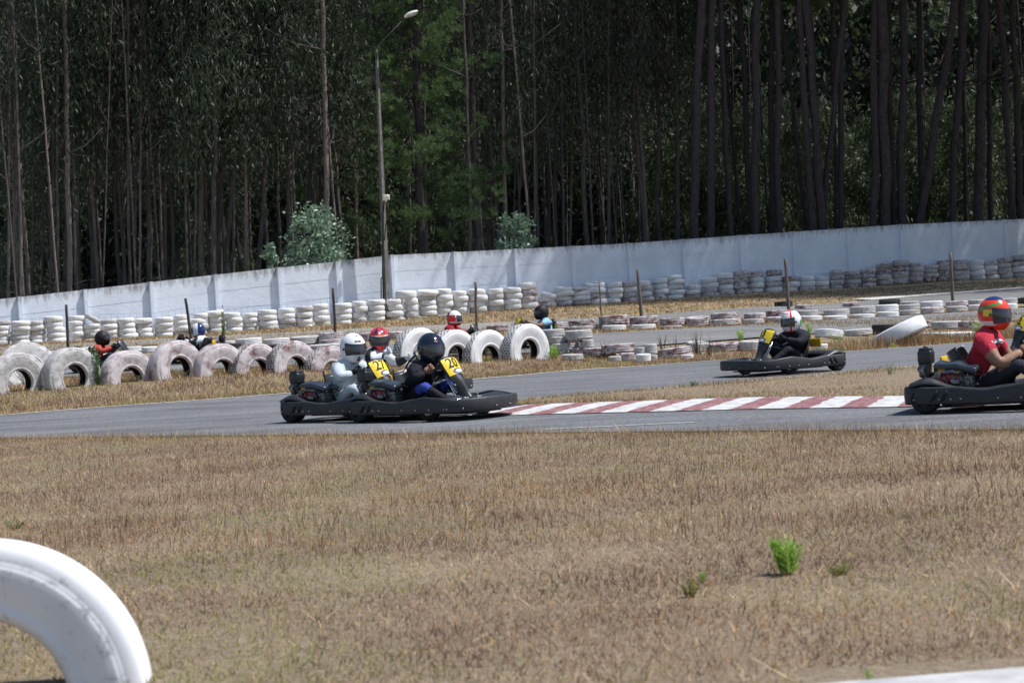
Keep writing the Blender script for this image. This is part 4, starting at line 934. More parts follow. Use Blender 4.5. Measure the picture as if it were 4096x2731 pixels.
    mb=MB(); mb.tube([sc,(1.14,0,.14)],.010,8); mb.tube([(1.0,.10,.44),(1.17,.07,.10)],.008,6); mb.tube([(1.0,-.10,.44),(1.17,-.07,.10)],.008,6); mb.tube([(1.05,-.35,.17),(1.2,-.1,.19),(1.2,.1,.19),(1.05,.35,.17)],.010,6); KM['steering_column']=mb.mesh('steering_column',M['chrome'])
    # front panel: narrow at the nose, wide at the top, tucked back over the wheel
    path=[(1.26,.205,.055),(1.22,.25,.05),(1.19,.31,.055),(1.15,.39,.09),(1.115,.44,.120),(1.075,.51,.135),(1.035,.575,.140),(1.00,.615,.12)]
    mb=MB()
    def fp(u,v):
        s_=u*(len(path)-1); i=min(int(s_),len(path)-2); f=s_-i; x,z,w_=[path[i][k]*(1-f)+path[i+1][k]*f for k in range(3)]; t=2*v-1
        return (x-.05*t*t, w_*t, z-.03*abs(t)**2.5)
    mb.grid(fp,24,14,thick=.018)
    KM['front_panel']=mb.mesh('front_panel',M['plastic']); KM['fpfn']=(fp,path)
    # seat
    mb=MB()
    def st(u,v):
        t=2*v-1; a=u
        x=float(np.interp(a,[0,.3,.5,.7,1],[.80,.60,.48,.38,.30])); z=float(np.interp(a,[0,.3,.5,.7,1],[.13,.085,.12,.28,.47])); w_=float(np.interp(a,[0,.5,.8,1],[.17,.20,.20,.15]))
        return (x+.10*abs(t)**3*(1 if a>.35 else .2), w_*t, z+.13*abs(t)**3*(1-a*.6))
    mb.grid(st,20,16,thick=.012); KM['seat']=mb.mesh('seat',M['seat'])
    mb=MB(); mb.box((.245,.10,.385),(.02,.22,.11),0,Matrix.Rotation(.0,4,'Y'),.008); KM['seat_guard']=mb.mesh('seat_guard',M['amber'])
    # engine on the right
    mb=MB(); mb.box((.38,-.33,.275),(.17,.14,.10),0,None,.03); mb.ball((.33,-.38,.27),(.045,.04,.045),10); KM['engine']=mb.mesh('engine',M['redblock'])
    mb=MB(); mb.box((.50,-.30,.22),(.13,.14,.16),0,None,.015)
    for k in range(5): mb.box((.50,-.30,.15+.03*k),(.15,.17,.008))
    mb.tube([(.5,-.36,.3),(.42,-.42,.33),(.3,-.40,.33),(.22,-.36,.30)],.018,8); mb.tube([(.2,-.40,.28),(.16,-.42,.36),(.2,-.38,.40)],.028,8); 
    for k in range(5): mb.tube([(.26+.07*k,-.30,.36),(.30+.06*k,-.43,.30-.02*(k%2)),(.33+.06*k,-.40,.20)],.007,5)
    mb.box((.30,-.43,.30),(.05,.03,.05),0,None,.006); mb.box((.44,-.43,.25),(.07,.03,.04),0,None,.006); KM['cylinder']=mb.mesh('cylinder',simple('dark_engine_metal',(.16,.16,.17),.4,.5,.7,var=.7,scale=30))
    mb=MB(); mb.box((.20,-.36,.455),(.12,.13,.11),0,None,.018); mb.box((.20,-.36,.515),(.10,.11,.03),0,None,.01); mb.box((.19,-.36,.36),(.09,.1,.14),0,None,.01); mb.ball((.2,-.36,.535),(.02,.02,.012),8); KM['air_filter']=mb.mesh('air_filter',M['seat'])
    mb=MB()
    def cv(u,v):
        t=2*v-1; x=.27+.34*u; return (x,-.30+.12*t,.385+.035*math.sin(PI*min(1,.2+.8*u))-.02*t*t-.02*u+.012*math.sin(u*14)*(1-abs(t)))
    mb.grid(cv,18,10,thick=.05); KM['tank_cover']=mb.mesh('tank_cover',M['cover'])
    mb=MB(); mb.box((.40,-.40,.335),(.24,.02,.02),0); mb.box((.33,-.41,.345),(.06,.02,.03),0); KM['strip_y']=mb.mesh('trim',M['amber'])
    mb=MB(); mb.box((1.26,.11,.14),(.02,.08,.14),0,None,.006); KM['pedal']=mb.mesh('pedal',M['steel'])
kart_meshes()
def text_bm(body, size, ext=.0015, sx=1.0, weight=0.0):
    c = bpy.data.curves.new('t','FONT'); c.body=body; c.size=size; c.extrude=ext; c.offset=weight; c.align_x='CENTER'; c.align_y='CENTER'; c.resolution_u=3
    o = bpy.data.objects.new('t',c); COL.objects.link(o); dg=bpy.context.evaluated_depsgraph_get(); me=bpy.data.meshes.new_from_object(o.evaluated_get(dg)); 
    vs=[(v.co.x*sx,v.co.y,v.co.z) for v in me.vertices]; fs=[tuple(p.vertices) for p in me.polygons]; bpy.data.objects.remove(o); bpy.data.curves.remove(c); bpy.data.meshes.remove(me); return vs,fs
def plate_mesh(num):
    fp,path=KM['fpfn']; mb=MB(); u0,u1=.56,.93
    g=lambda u,v: Vector(fp(u0+(u1-u0)*u,v*.92+.04))
    def gg(u,v):
        p=g(u,v); a=g(min(1,u+.02),v)-g(max(0,u-.02),v); b=g(u,min(1,v+.02))-g(u,max(0,v-.02)); nn=a.cross(b).normalized()
        if nn.z<0: nn=-nn
        return p+nn*.006
    mb.grid(gg,10,12,0)
    def onplate(vs,fs,cu,cv,mi,lift):
        out=[]
        for x,y,z in vs:
            u=cu+y/.165; v=cv+x/.26; u_=min(.99,max(.01,u)); v_=min(.99,max(.01,v)); p=gg(u_,v_); a=gg(min(1,u_+.02),v_)-gg(max(0,u_-.02),v_); b=gg(u_,min(1,v_+.02))-gg(u_,max(0,v_-.02)); nn=a.cross(b).normalized()
            if nn.z<0: nn=-nn
            out.append(p+nn*(lift+z))
        mb.add(out,fs,mi,None,False)
    if num:
        vs,fs=text_bm(num,.135,.001,1.0,.0015); onplate(vs,fs,.63,.46 if num=='2' else .38,1,.003)
    n=20; el=[(.075*math.cos(2*PI*i/n),.026*math.sin(2*PI*i/n),0) for i in range(n)]; onplate(el+[(0,0,0)],[(i,(i+1)%n,n) for i in range(n)],.16,.5,2,.003)
    n=20; el=[(.052*math.cos(2*PI*i/n),.015*math.sin(2*PI*i/n),0) for i in range(n)]; onplate(el+[(0,0,0)],[(i,(i+1)%n,n) for i in range(n)],.16,.5,3,.006)
    return mb.mesh('number_plate',[M['yellow'],M['ink'],M['logo_blue'],M['white']])
PLM={}
def kart(label, loc, rotz, num, group=None, steer=0.0):
    k=link('racing_kart',None,loc=loc,rot=(0,0,rotz)); tag(k,label,'go-kart',group)
    bp=link('bumper',KM['bumper'],k); [link('slot',KM[q],bp) for q in KM if q.startswith('slot')]; link('bolts',KM['bolts'],bp)
    for nm in ('front_fairing','rear_cowl','floor_tray','chassis_frame','steering_wheel','steering_column','seat','seat_guard'): link(nm,KM[nm],k)
    link('side_pod',KM['side_pod_r'],k); link('side_pod',KM['side_pod_l'],k)
    for y in (-.44,.44):
        w_=link('wheel',KM['rw'],k,loc=(.2,y,.115)); link('hub',KM['rh'],w_)
        w_=link('wheel',KM['fw'],k,loc=(1.05,y,.105),rot=(0,0,steer)); link('hub',KM['fh'],w_)
    f=link('front_panel',KM['front_panel'],k)
    if num is not None:
        if num not in PLM: PLM[num]=plate_mesh(num)
        link('number_plate',PLM[num],f)
    e=link('engine',KM['engine'],k); link('cylinder',KM['cylinder'],e); link('air_filter',KM['air_filter'],e); link('tank_cover',KM['tank_cover'],e); link('trim',KM['strip_y'],e)
    link('pedal',KM['pedal'],k); link('pedal',KM['pedal'],k,loc=(0,-.22,0))
    return k
# ================================================================== DRIVERS
def skin_mesh(name, J, E, mats, root='pelvis', sub=1, matfn=None):
    names=list(J); me=bpy.data.meshes.new(name); me.from_pydata([J[n_][0] for n_ in names],[(names.index(a),names.index(b)) for a,b in E],[])
    o=bpy.data.objects.new('tmp',me); COL.objects.link(o)
    md=o.modifiers.new('s','SKIN'); md.use_smooth_shade=True
    for i,n_ in enumerate(names):
        r=J[n_][1]; r=r if hasattr(r,'__len__') else (r,r); me.skin_vertices[0].data[i].radius=r; me.skin_vertices[0].data[i].use_root=(n_==root)
    if sub: o.modifiers.new('u','SUBSURF').levels=sub
    dg=bpy.context.evaluated_depsgraph_get(); out=bpy.data.meshes.new_from_object(o.evaluated_get(dg)); out.name=name
    bpy.data.objects.remove(o); bpy.data.meshes.remove(me)
    out.materials.clear()
    for m_ in mats: out.materials.append(m_)
    for p in out.polygons:
        p.use_smooth=True; p.material_index = matfn(p.center) if matfn else 0
    return out
def hand_mesh(name, h, wrist, tang, mat, r=.0095):
    """fist round a bar: h on the bar, tang along the bar"""
    h=Vector(h); w_=Vector(wrist); f=(h-w_).normalized(); t=Vector(tang); t=(t-f*t.dot(f)).normalized(); n_=f.cross(t)
    if n_.z<0: n_=-n_
    mb=MB(); back=h-f*.035+n_*.022
    mb.tube([w_, w_.lerp(back,.5), back, h+n_*.028+f*.005],[.024,.030,.036,.028],10,0,None,True,1.0)
    for k in range(4):
        o=t*(-.033+.022*k); L=(.95,1.08,1.0,.82)[k]
        mb.tube([back+o+f*.02, h+o+n_*.030+f*.012*L, h+o+n_*.012+f*.034*L, h+o-n_*.018+f*.022*L, h+o-n_*.024-f*.004],[r*1.15,r*1.1,r,r*.95,r*.8],7)
    mb.tube([back-t*.03-f*.0, h-t*.045-f*.015+n_*.006, h-t*.028+f*.004-n_*.022],[r*1.3,r*1.15,r*.9],7)
    return mb.mesh(name,mat)
def mul(a,s): return tuple(x*s for x in a)
def helmet_mesh(style):
    """local frame: x forward, y left, z up, centre of the head"""
    mats={'white':[M['white'],M['visor'],M['ink']],
          'black':[simple('dark_navy_gloss',(.012,.016,.035),.12,.6,var=.1),M['visor'],M['ink']]}.get(style)
    if mats is None: mats=[simple('white_helmet_gloss',(.78,.78,.78),.22,.5,var=.03),M['visor'],simple('red_helmet_gloss',(.72,.035,.03),.22,.5,var=.05),simple('green_helmet_gloss',(.03,.35,.08),.25,.5,var=.05),simple('blue_helmet_gloss',(.015,.03,.13),.2,.5,var=.1),simple('yellow_helmet_gloss',(.75,.62,.05),.25,.5,var=.05),M['ink'],simple('bright_orange_red_gloss',(.82,.055,.025),.25,.5,var=.05)]
    def surf(az,el,o=0.0):
        ce,se=math.cos(el),math.sin(el); x=.140*ce*math.cos(az); y=.124*ce*math.sin(az); z=.150*se
        if se<0:
            fr=max(0,math.cos(az)); x+=.030*fr*(-se)**.8; y*=1-.10*(-se); z*=.98
        k=1+o/.135; return Vector((x*k,y*k,z*k))
    def style_fn(az,el):
        a=math.degrees(az); e=math.degrees(el); A=abs(a)
        if style in ('white','black'): 
            if style=='white' and A<10 and -52<e<-40: return 2
            return 0
        if style=='redblue':      # blue stripes over a red shell, white/yellow band above visor
            if A<62 and 19<e<26: return 5 if int((a+62)/18)%3==1 else 0
            if 16<A<40 and e>34: return 4
            if A>110 and e>20: return 4
            if A<9 and 30<e<44: return 0
            if e<-30 and A>25 and A<80: return 4
            if e<-48 and A<14: return 2
            return 2
        if style=='italy':        # white with red stripe and green rear
            if 38<A<52 and e>-60: return 2
            if A>100 and e<5: return 3
            if e<-48: return 2
            if e>62 : return 2
            if A<28 and 40<e<46: return 2
            return 0
        if style=='orange':
            if e>52: return 4
            if 37<e+A*.25-5<47 and A>25: return 3
            if A>60 and -4<e<16 and A<100: return 5
            if A>60 and -38<e<-22: return 0
            if A>70 and e<-45: return 6
            return 7
        if style=='redwhite':
            if A>75 and -20<e<25: return 2
            if A>130: return 6
            if e<-35: return 2
            return 0
        if style=='blackred':
            return 6 if e<62 or A>40 else 2
        if style=='whiteblue': 
            if (A<35 and e>10) or e<-40: return 2
            if A>110: return 4
            return 0
        return 0
    mb=MB(); nu,nv=90,56; fm=[]
    for i in range(nu):
        for j in range(nv):
            az=-PI+2*PI*(i+.5)/nu; el=math.radians(-62+152*(j+.5)/nv); fm.append(style_fn(az,el))
    mb.grid(lambda u,v: surf(-PI+2*PI*u, math.radians(-62+152*v)),nu,nv,fm)
    n=24; ring=[surf(-PI+2*PI*i/n,math.radians(-62)) for i in range(n)]; inner=[v*.8+Vector((0,0,.0)) for v in ring]; top=[Vector((v.x*.7,v.y*.7,-.06)) for v in ring]
    ik=6 if len(mats)>3 else 2
    mb.add(ring+inner+top,[(i,(i+1)%n,n+(i+1)%n,n+i) for i in range(n)]+[(n+i,n+(i+1)%n,2*n+(i+1)%n,2*n+i) for i in range(n)]+[tuple(2*n+i for i in range(n))],ik)
    me=mb.mesh('helmet',mats)
    vb=MB(); lo=-20 if style not in('black','orange') else -26
    vb.grid(lambda u,v: surf(math.radians(-66+132*u), math.radians(lo+(18-lo)*v - 5*abs(2*u-1)**2*(.5-v)*2),.0045),22,8,0)
    for sy in (-1,1): vb.ball(surf(math.radians(72*sy),math.radians(0),.006),(.014,.008,.014),8)
    vm=vb.mesh('visor',M['visor'])
    extra=[]
    if style=='white':
        vs,fs=text_bm('SHARK',.026,.0006,1.0,.0006); tb=MB(); out=[]
        for x,y,z in vs: out.append(surf(x/.135, math.radians(29)+y/.15, .002+z))
        tb.add(out,fs,0,None,False); extra.append(('lettering',tb.mesh('lettering',M['ink'])))
        tb=MB(); 
        for a_,e_ in ((0,52),(0,-34)): tb.ball(surf(math.radians(a_),math.radians(e_),.001),(.02,.012,.01) if e_<0 else (.007,.006,.012),8)
        extra.append(('vent',tb.mesh('vent',M['ink'])))
    if style=='black':
        tb=MB(); n=16
        for r,l,mi in ((1,.003,0),(.72,.005,1)):
            c=[surf(math.radians(-8)+.13*r*math.cos(2*PI*i/n),math.radians(30)+.055*r*math.sin(2*PI*i/n),l) for i in range(n)]; tb.add(c,[tuple(range(n))],mi)
        extra.append(('badge',tb.mesh('badge',[M['white'],simple('dark_red_badge',(.3,.03,.04),.4,.4)])))
    return me,vm,extra
HM={}
def driver(label, loc, rotz, style, suit, head=(.60,0,.76), hyaw=0, hpitch=0, hroll=0, shirt=None, bare=False, glove='ink', hands=None, lean=0, group=None, knees=None, extra=None, elbow_out=.28, scale=1.0, hs=1.09, eld=.095, girth=1.0):
    """driver seated in the kart frame; facing along +x"""
    hx,hy,hz=head; hz-=.035; head=(hx,hy,hz); nk=Vector((hx-.05,hy*.9,hz-.125)); ch=Vector((hx-.09,hy*.8,hz-.245)); pel=Vector((.44,0,.175)); wa=pel.lerp(ch,.45)+Vector((-.02,0,0))
    hands=hands or [(.90,.135,.50),(.90,-.135,.50)]
    J={'pelvis':(pel,(.155*girth,.13*girth)),'waist':(wa,(.155*girth,.135*girth)),'chest':(ch,(.178*girth,.135*girth)),'upper':(ch.lerp(nk,.6),(.145*girth,.095*girth)),'neck':(nk,(.06,.06)),'headb':(Vector(head)-Vector((.02,0,.06)),(.06,.06))}
    E=[('pelvis','waist'),('waist','chest'),('chest','upper'),('upper','neck'),('neck','headb')]
    wr=[]
    for s_,sy in (('l',1),('r',-1)):
        H=Vector(hands[0 if sy>0 else 1]); sh=ch.lerp(nk,.62)+Vector((.0,.190*sy,-.020)); d=(H-sh); far=d.length
        el=sh.lerp(H,.50)+Vector((-.03,.10*sy*elbow_out/.28,-eld))
        w_=H+(el-H).normalized()*.065; wr.append(w_)
        q=.80 if bare and shirt else 1.0; J['sh'+s_]=(sh,(.092,.084)); J['um'+s_]=(sh.lerp(el,.55),(.080*q,.075*q)); J['el'+s_]=(el,(.068*q,.065*q)); J['fm'+s_]=(el.lerp(w_,.5),(.060*q,.056*q)); J['wr'+s_]=(w_,(.034,.030))
        E+=[('upper','sh'+s_),('sh'+s_,'um'+s_),('um'+s_,'el'+s_),('el'+s_,'fm'+s_),('fm'+s_,'wr'+s_)]
        kn=Vector((.83,.21*sy,.335)) if not knees else Vector(knees[0 if sy>0 else 1]); an=Vector((1.13,.15*sy,.15)); hp=pel+Vector((.06,.095*sy,-.02))
        J['hp'+s_]=(hp,(.085,.08)); J['th'+s_]=(hp.lerp(kn,.5),(.078,.072)); J['kn'+s_]=(kn,(.060,.057)); J['cf'+s_]=(kn.lerp(an,.4)+Vector((-.01,0,-.012)),(.055,.05)); J['an'+s_]=(an,(.037,.035))
        E+=[('pelvis','hp'+s_),('hp'+s_,'th'+s_),('th'+s_,'kn'+s_),('kn'+s_,'cf'+s_),('cf'+s_,'an'+s_)]
    mats=[M[suit],M['skin'],M[shirt] if shirt else M[suit], M['ink']]
    kneeM = None
    if extra=='blueknee': mats[3]=M['blue_knee']
    def seg(c,a,b):
        pa,ra=J[a]; pb,rb=J[b]; d=Vector(pb)-Vector(pa); t=max(0,min(1,(c-Vector(pa)).dot(d)/max(1e-9,d.dot(d)))); return (c-(Vector(pa)+d*t)).length-(max(ra)*(1-t)+max(rb)*t)*.8, t
    def mf(c):
        (dist,t),(a,b)=min(((seg(c,a,b),(a,b)) for a,b in E), key=lambda q:q[0][0])
        leg = b[:2] in ('hp','th','kn','cf','an'); arm = b[:2] in ('um','el','fm','wr')
        if leg:
            if extra=='blueknee' and ((b[:2]=='kn' and t>.6) or (b[:2]=='cf' and t<.4)): return 3
            return 0
        if arm and bare and shirt:
            return 2 if b[:2]=='um' and True else (1 if b[:2]!='el' or t>.12 else 2)
        if b=='headb': return 1 if shirt else 0
        return 2 if shirt else 0
    body=skin_mesh('person',J,E,mats,sub=1,matfn=mf)
    p=link('person',body,loc=loc,rot=(0,0,rotz),scale=(scale,)*3); tag(p,label,'person',group)
    if style not in HM: HM[style]=helmet_mesh(style)
    h=link('helmet',HM[style][0],p,scale=(hs,hs,hs),loc=head,rot=(math.radians(hroll),math.radians(hpitch),math.radians(hyaw))); link('visor',HM[style][1],h)
    for nm,me_ in HM[style][2]: link(nm,me_,h)
    gm = M['skin'] if bare and glove is None else M[glove or 'ink']
    for i,sy in enumerate((1,-1)):
        H=Vector(hands[i]); link('hand' if glove is None else 'glove', hand_mesh('hand',H,wr[i],(-.2,.35*sy,1.0) ,gm), p)
    for sy in (1,-1):
        mb=MB(); a=Vector((1.10,.15*sy,.125)); mb.tube([a+Vector((-.04,0,-.03)),a+Vector((.03,0,-.02)),a+Vector((.12,0,.03)),a+Vector((.17,0,.065))],[.036,.042,.036,.022],10); mb.tube([a+Vector((-.03,0,-.01)),a+Vector((0.02,0,.05))],[.038,.036],10); link('shoe',mb.mesh('shoe',M['ink']),p)
    return p
def ground_anchor(px, D, lx, ly, rotz):
    """kart origin so that its local point (lx, ly) stands on the ground below pixel column px at distance D"""
    b=Vector(((px-2048)/F*D, D, 0)); c,s_=math.cos(rotz),math.sin(rotz); o=b-Vector((lx*c-ly*s_, lx*s_+ly*c,0)); return o
R_=math.radians
# kart 20
o=ground_anchor(1433,18.75,.2,-.44,R_(-35)); o.z=.014; kart('number 20 kart leading the pair, nose turned towards the kerb',o,R_(-35),'20',steer=R_(18))
d=driver('person in a black suit with a glossy dark helmet steering kart 20, leaning forward',o,R_(-35),'black','suit_black',head=(.77,0,.728),hyaw=-22,hpitch=4,bare=True,shirt=None,glove=None,hands=[(.92,.12,.52),(.86,-.14,.50)],extra='blueknee')
mb=MB()
# kart 27
o=ground_anchor(1160,19.5,.2,-.44,R_(-35)); o.z=.014; kart('number 27 kart close behind kart 20, partly hidden by it',o,R_(-35),'27',steer=R_(18))
driver('person in a pale grey suit and white helmet with black gloves driving kart 27',o,R_(-35),'white','suit_grey',head=(.68,0,.765),hyaw=-25,hpitch=3,glove='ink',hands=[(.90,.12,.52),(.86,-.14,.51)])
# third kart behind them
o=P(1518,1372,24.0); r=R_(-20); c,s_=math.cos(r),math.sin(r); o=Vector((o.x-.44*c,24.0-.44*s_,.014)); kart('kart mostly hidden behind karts 27 and 20',o,r,None)
driver('person with a red and blue helmet, one hand raised to the chin',o,r,'redblue','suit_white',head=(.44,0,.80),hyaw=-62,hpitch=6,glove='suit_white',hands=[(.80,.135,.52),(.60,-.10,.62)],shirt='suit_bw')
# kart 13
r=R_(180+33); o=ground_anchor(3338,25.2,.2,.44,r); o.z=.014; kart('number 13 kart heading left on the far track',o,r,'13',steer=R_(-8))
driver('person in black with a white, red and green helmet driving kart 13',o,r,'italy','suit_black',head=(.57,0,.722),hyaw=8,hpitch=4,glove='suit_black',hands=[(.88,.14,.48),(.90,-.13,.50)])
# kart at the right edge
r=R_(-25); o=ground_anchor(3690,15.24,.2,-.44,r); o.z=.014; kart('kart at the right edge cut off by the picture, red engine in view',o,r,'',steer=R_(5))
p_red=driver('person in a red t-shirt and bright orange red helmet at the right edge',o,r,'orange','trouser',head=(.635,0,.735),hyaw=-24,hpitch=2,shirt='tee_red',bare=True,glove=None,hands=[(.90,.12,.47),(.90,-.12,.45)],scale=1.1,hs=.90,eld=.15,girth=.86)
LOGO_P=p_red
from mathutils.bvhtree import BVHTree
def shirt_print(person):
    me=person.data; bv=BVHTree.FromPolygons([v.co[:] for v in me.vertices],[tuple(p.vertices) for p in me.polygons])
    Mw=Matrix.Translation(person.location)@Matrix.Rotation(person.rotation_euler.z,4,'Z')@Matrix.Scale(1.1,4); Mi=Mw.inverted()
    org=Mi@CAM; mb=MB(); n=20
    for r0,l,mi in ((1,.005,0),(.5,.009,1)):
        pts=[]
        for i in range(n):
            d=((Mi@P(3990+24*r0*math.cos(2*PI*i/n),1364+10*r0*math.sin(2*PI*i/n),15.0))-org).normalized(); q=bv.ray_cast(org,d)[0]
            if q is None: return
            pts.append(q-d*l)
        mb.add(pts,[tuple(range(n))],mi,None,False)
    link('shirt_print',mb.mesh('shirt_print',[M['suit_white'],M['tee_red']]),person)
shirt_print(p_red)
# karts on the inner track behind the tyres
def far_kart(px, D, hz, rotz, num, klabel, dlabel, **kw):
    r=R_(rotz); c,s_=math.cos(r),math.sin(r); hx=kw.get('head',(.6,0,.76))[0]; g=Vector(((px-2048)/F*D,D,0)); o=g-Vector((hx*c,hx*s_,0)); o.z=float(gz(g.x,D))+.035
    top=P(px,hz,D).z; kk=kart(klabel,o,r,num); dd=driver(dlabel,o,r,**kw); return kk,dd
far_kart(412,38.0,0,-8,None,'kart hidden behind the big tyres under the black helmet','person with a black helmet and orange red top behind the left tyres',style='blackred',suit='trouser',shirt='orange_red',head=(.6,0,.69),hyaw=20)
far_kart(797,39.5,0,172,None,'kart hidden behind the tallest left tyre','person with a white, red and blue helmet behind the fifth big tyre',style='whiteblue',suit='suit_black',shirt='suit_bw',head=(.6,0,.69),hyaw=-10)
far_kart(1822,37.0,0,-14,None,'kart of the red jacketed person, hidden by the big tyres','person in a dark red jacket with a white helmet seen from behind',style='redwhite',suit='trouser',shirt='jacket_red',head=(.6,0,.77),hyaw=10,hands=[(.96,.13,.48),(.96,-.13,.46)])
far_kart(2172,38.6,0,180+12,'27','kart of the blue shirted person, only its yellow plate showing','person in a pale blue t-shirt and black open helmet facing left',style='blackred',suit='trouser',shirt='tee_blue',bare=True,glove=None,head=(.52,0,.72),hyaw=0,hands=[(.88,.13,.52),(.88,-.13,.50)])
r=R_(180+25); kart('kart with a yellow number plate starting with 2 at the right edge',Vector((7.39,24.14,.016)),r,'2')
driver('person in black at the far right edge behind the red t-shirt',Vector((7.39,24.14,.016)),r,'black','suit_black',head=(.57,0,.75))
far_kart(4200,52.0,0,180+8,None,'dark kart at the far right on the outer track','person in dark clothes at the far right above the tyre row',style='black',suit='suit_black',head=(.6,0,.74))
# ================================================================== GRASS AND WEEDS
def attr_mat(name, rough=.85, trans=.2):
    m=NT(name,rough,.15); a=m.n('ShaderNodeAttribute'); a.attribute_name='tint'; m.col(a.outputs['Color'])
    t=m.n('ShaderNodeBsdfTranslucent'); m.l(a.outputs['Color'],t.inputs[0]); mx=m.n('ShaderNodeMixShader'); mx.inputs[0].default_value=trans
    m.l(m.b.outputs[0],mx.inputs[1]); m.l(t.outputs[0],mx.inputs[2]); m.l(mx.outputs[0],m.t.nodes['Material Output'].inputs[0]); return m.mat
M['grass']=attr_mat('dry_grass_blades')
def pnoise(x,y,seed,f=1.0):
    r=np.random.default_rng(seed); s_=np.zeros_like(x); amp=0
    for k in range(14):
        a=r.random()*2*PI; fr=f*(1.35**k)*.5; w_=1/(1.18**k); s_+=w_*np.sin((x*math.cos(a)+y*math.sin(a))*fr*2*PI+r.random()*6.28+1.3*np.sin(x*fr*1.7+y*fr)); amp+=w_*w_/2
    return s_/math.sqrt(amp)
PAL=np.array([(.27,.180,.130),(.37,.265,.185),(.48,.37,.235),(.66,.545,.36),(.37,.34,.11),(.20,.27,.08),(.44,.25,.09),(.11,.075,.055)])*np.array([.97,.88,.80])
def grass(name, X_, Y_, hmin, hmax, wd, probs, label, seed, patch=.8, lean=.45, lift=.0, stemfrac=.0, dens=0.0):
    g=np.random.default_rng(seed); n=len(X_)
    p1=pnoise(X_,Y_,seed,.55); p2=pnoise(X_,Y_,seed+1,.9); p3=pnoise(X_,Y_,seed+2,.25)
    if dens:
        keep=g.random(n) < np.clip(.62+.38*pnoise(X_,Y_,seed+5,.8),.12,1); X_,Y_,p1,p2,p3=[q[keep] for q in (X_,Y_,p1,p2,p3)]; n=len(X_)
    P_=np.tile(np.array(probs,float),(n,1)); P_[:,4]*=np.exp(patch*1.5*p1); P_[:,5]*=np.exp(patch*2.0*p1); P_[:,3]*=np.exp(patch*p2); P_[:,2]*=np.exp(patch*.6*p2); P_[:,0]*=np.exp(-patch*p2*.8); P_[:,7]*=np.exp(-patch*p2); P_[:,6]*=np.exp(patch*1.2*p3)
    far_=np.clip((Y_-9)/5,0,1) if name=='dry_grass' else 0; P_[:,0]*=1+.9*far_; P_[:,4]*=1-.6*far_; P_[:,3]*=1-.35*far_
    P_/=P_.sum(1,keepdims=True); c=(g.random(n)[:,None]>P_.cumsum(1)).sum(1).clip(0,7)
    col=PAL[c]*g.uniform(.72,1.28,(n,1)); 
    h=hmin+(hmax-hmin)*g.random(n)**1.8; h*=np.clip(1-.15*p1*(p1>0),.7,1.2)*np.clip(1-.10*p2,.75,1.25)
    if stemfrac: 
        st=g.random(n)<stemfrac; h[st]*=g.uniform(1.5,2.8,st.sum())
    z=gz(X_,Y_)+lift; a=g.random(n)*2*PI; w_=wd*g.uniform(.6,1.4,n)
    dx=np.cos(a)*w_/2; dy=np.sin(a)*w_/2; la=g.random(n)*2*PI; ll=np.abs(g.normal(0,lean,n))*h
    tip=np.stack([X_+np.cos(la)*ll, Y_+np.sin(la)*ll, z+h],1)
    v=np.stack([np.stack([X_-dx,Y_-dy,z-.004],1), np.stack([X_+dx,Y_+dy,z-.004],1), tip],1).reshape(-1,3)
    me=bpy.data.meshes.new(name); me.vertices.add(3*n); me.vertices.foreach_set('co',v.ravel()); me.loops.add(3*n); me.loops.foreach_set('vertex_index',np.arange(3*n)); me.polygons.add(n)
    me.polygons.foreach_set('loop_start',np.arange(0,3*n,3)); me.polygons.foreach_set('loop_total',np.full(n,3)); me.materials.append(M['grass'])
    ca=me.color_attributes.new('tint','FLOAT_COLOR','POINT'); cc=np.ones((3*n,4)); cc[:,:3]=np.repeat(col,3,0); ca.data.foreach_set('color',cc.ravel()); me.update()
    o=link(name,me); tag(o,label,None,kind='stuff'); return o
g=np.random.default_rng(101)
nearX=[p[0] for p in NEAR]; nearY=[p[1] for p in NEAR]
def edgeY(x,pts): return np.interp(x,[p[0] for p in pts],[p[1] for p in pts])
# foreground field, denser close by
def scatter(n, y0, y1, pw, ymax=None, ymin=None, half=.33, off=0):
    Y_=y0+(y1-y0)*g.random(n)**pw; X_=(g.random(n)*2-1)*half*Y_; k=np.ones(n,bool)
    if ymax is not None: k&=Y_<edgeY(X_,ymax)+off+g.normal(0,.06,n)
    if ymin is not None: k&=Y_>edgeY(X_,ymin)
    return X_[k],Y_[k]
BR=(.24,.24,.16,.09,.15,.05,.05,.06)
X_,Y_=scatter(300000,4.3,21,.95,NEAR); k=~((Y_<5.05)&(X_>.7)); grass('dry_grass',X_[k],Y_[k],.008,.036,.0044,BR,'dry brown grass field in the foreground',201,1.1,1.3,stemfrac=.02)
X_,Y_=scatter(40000,8,21,1.0,NEAR); grass('tall_dry_stems',X_,Y_,.03,.11,.0040,(.45,.25,.12,.06,.0,.0,.02,.10),'taller dry brown stems in the foreground field',205,.5,.35,dens=1)
# straw fringe along the near edge of the track
n=26000; a_,_=interp_line(NEAR,n); X_=a_[:,0]+g.normal(0,.05,n); Y_=a_[:,1]-np.abs(g.normal(0,.30,n)); k=np.abs(X_/Y_)<.34; grass('edge_grass',X_[k],Y_[k],.02,.11,.004,(.12,.18,.30,.28,.1,.02,.02,.02),'straw coloured grass fringe along the near track edge',207,.5,.5)
# island
n=60000; u_=g.random(n); t_=g.random(n); a_,_=interp_line(ISL_N,400); b_,_=interp_line(ISL_F,400); i_=(u_*399).astype(int); X_=a_[i_,0]*(1-t_)+b_[i_,0]*t_; Y_=a_[i_,1]*(1-t_)+b_[i_,1]*t_; k=np.abs(X_/Y_)<.33
grass('island_grass',X_[k],Y_[k],.015,.065,.0075,(.2,.22,.22,.18,.16,.04,.02,.04),'dry and yellow green grass on the island between the tracks',211,.7,.9,lift=.02)
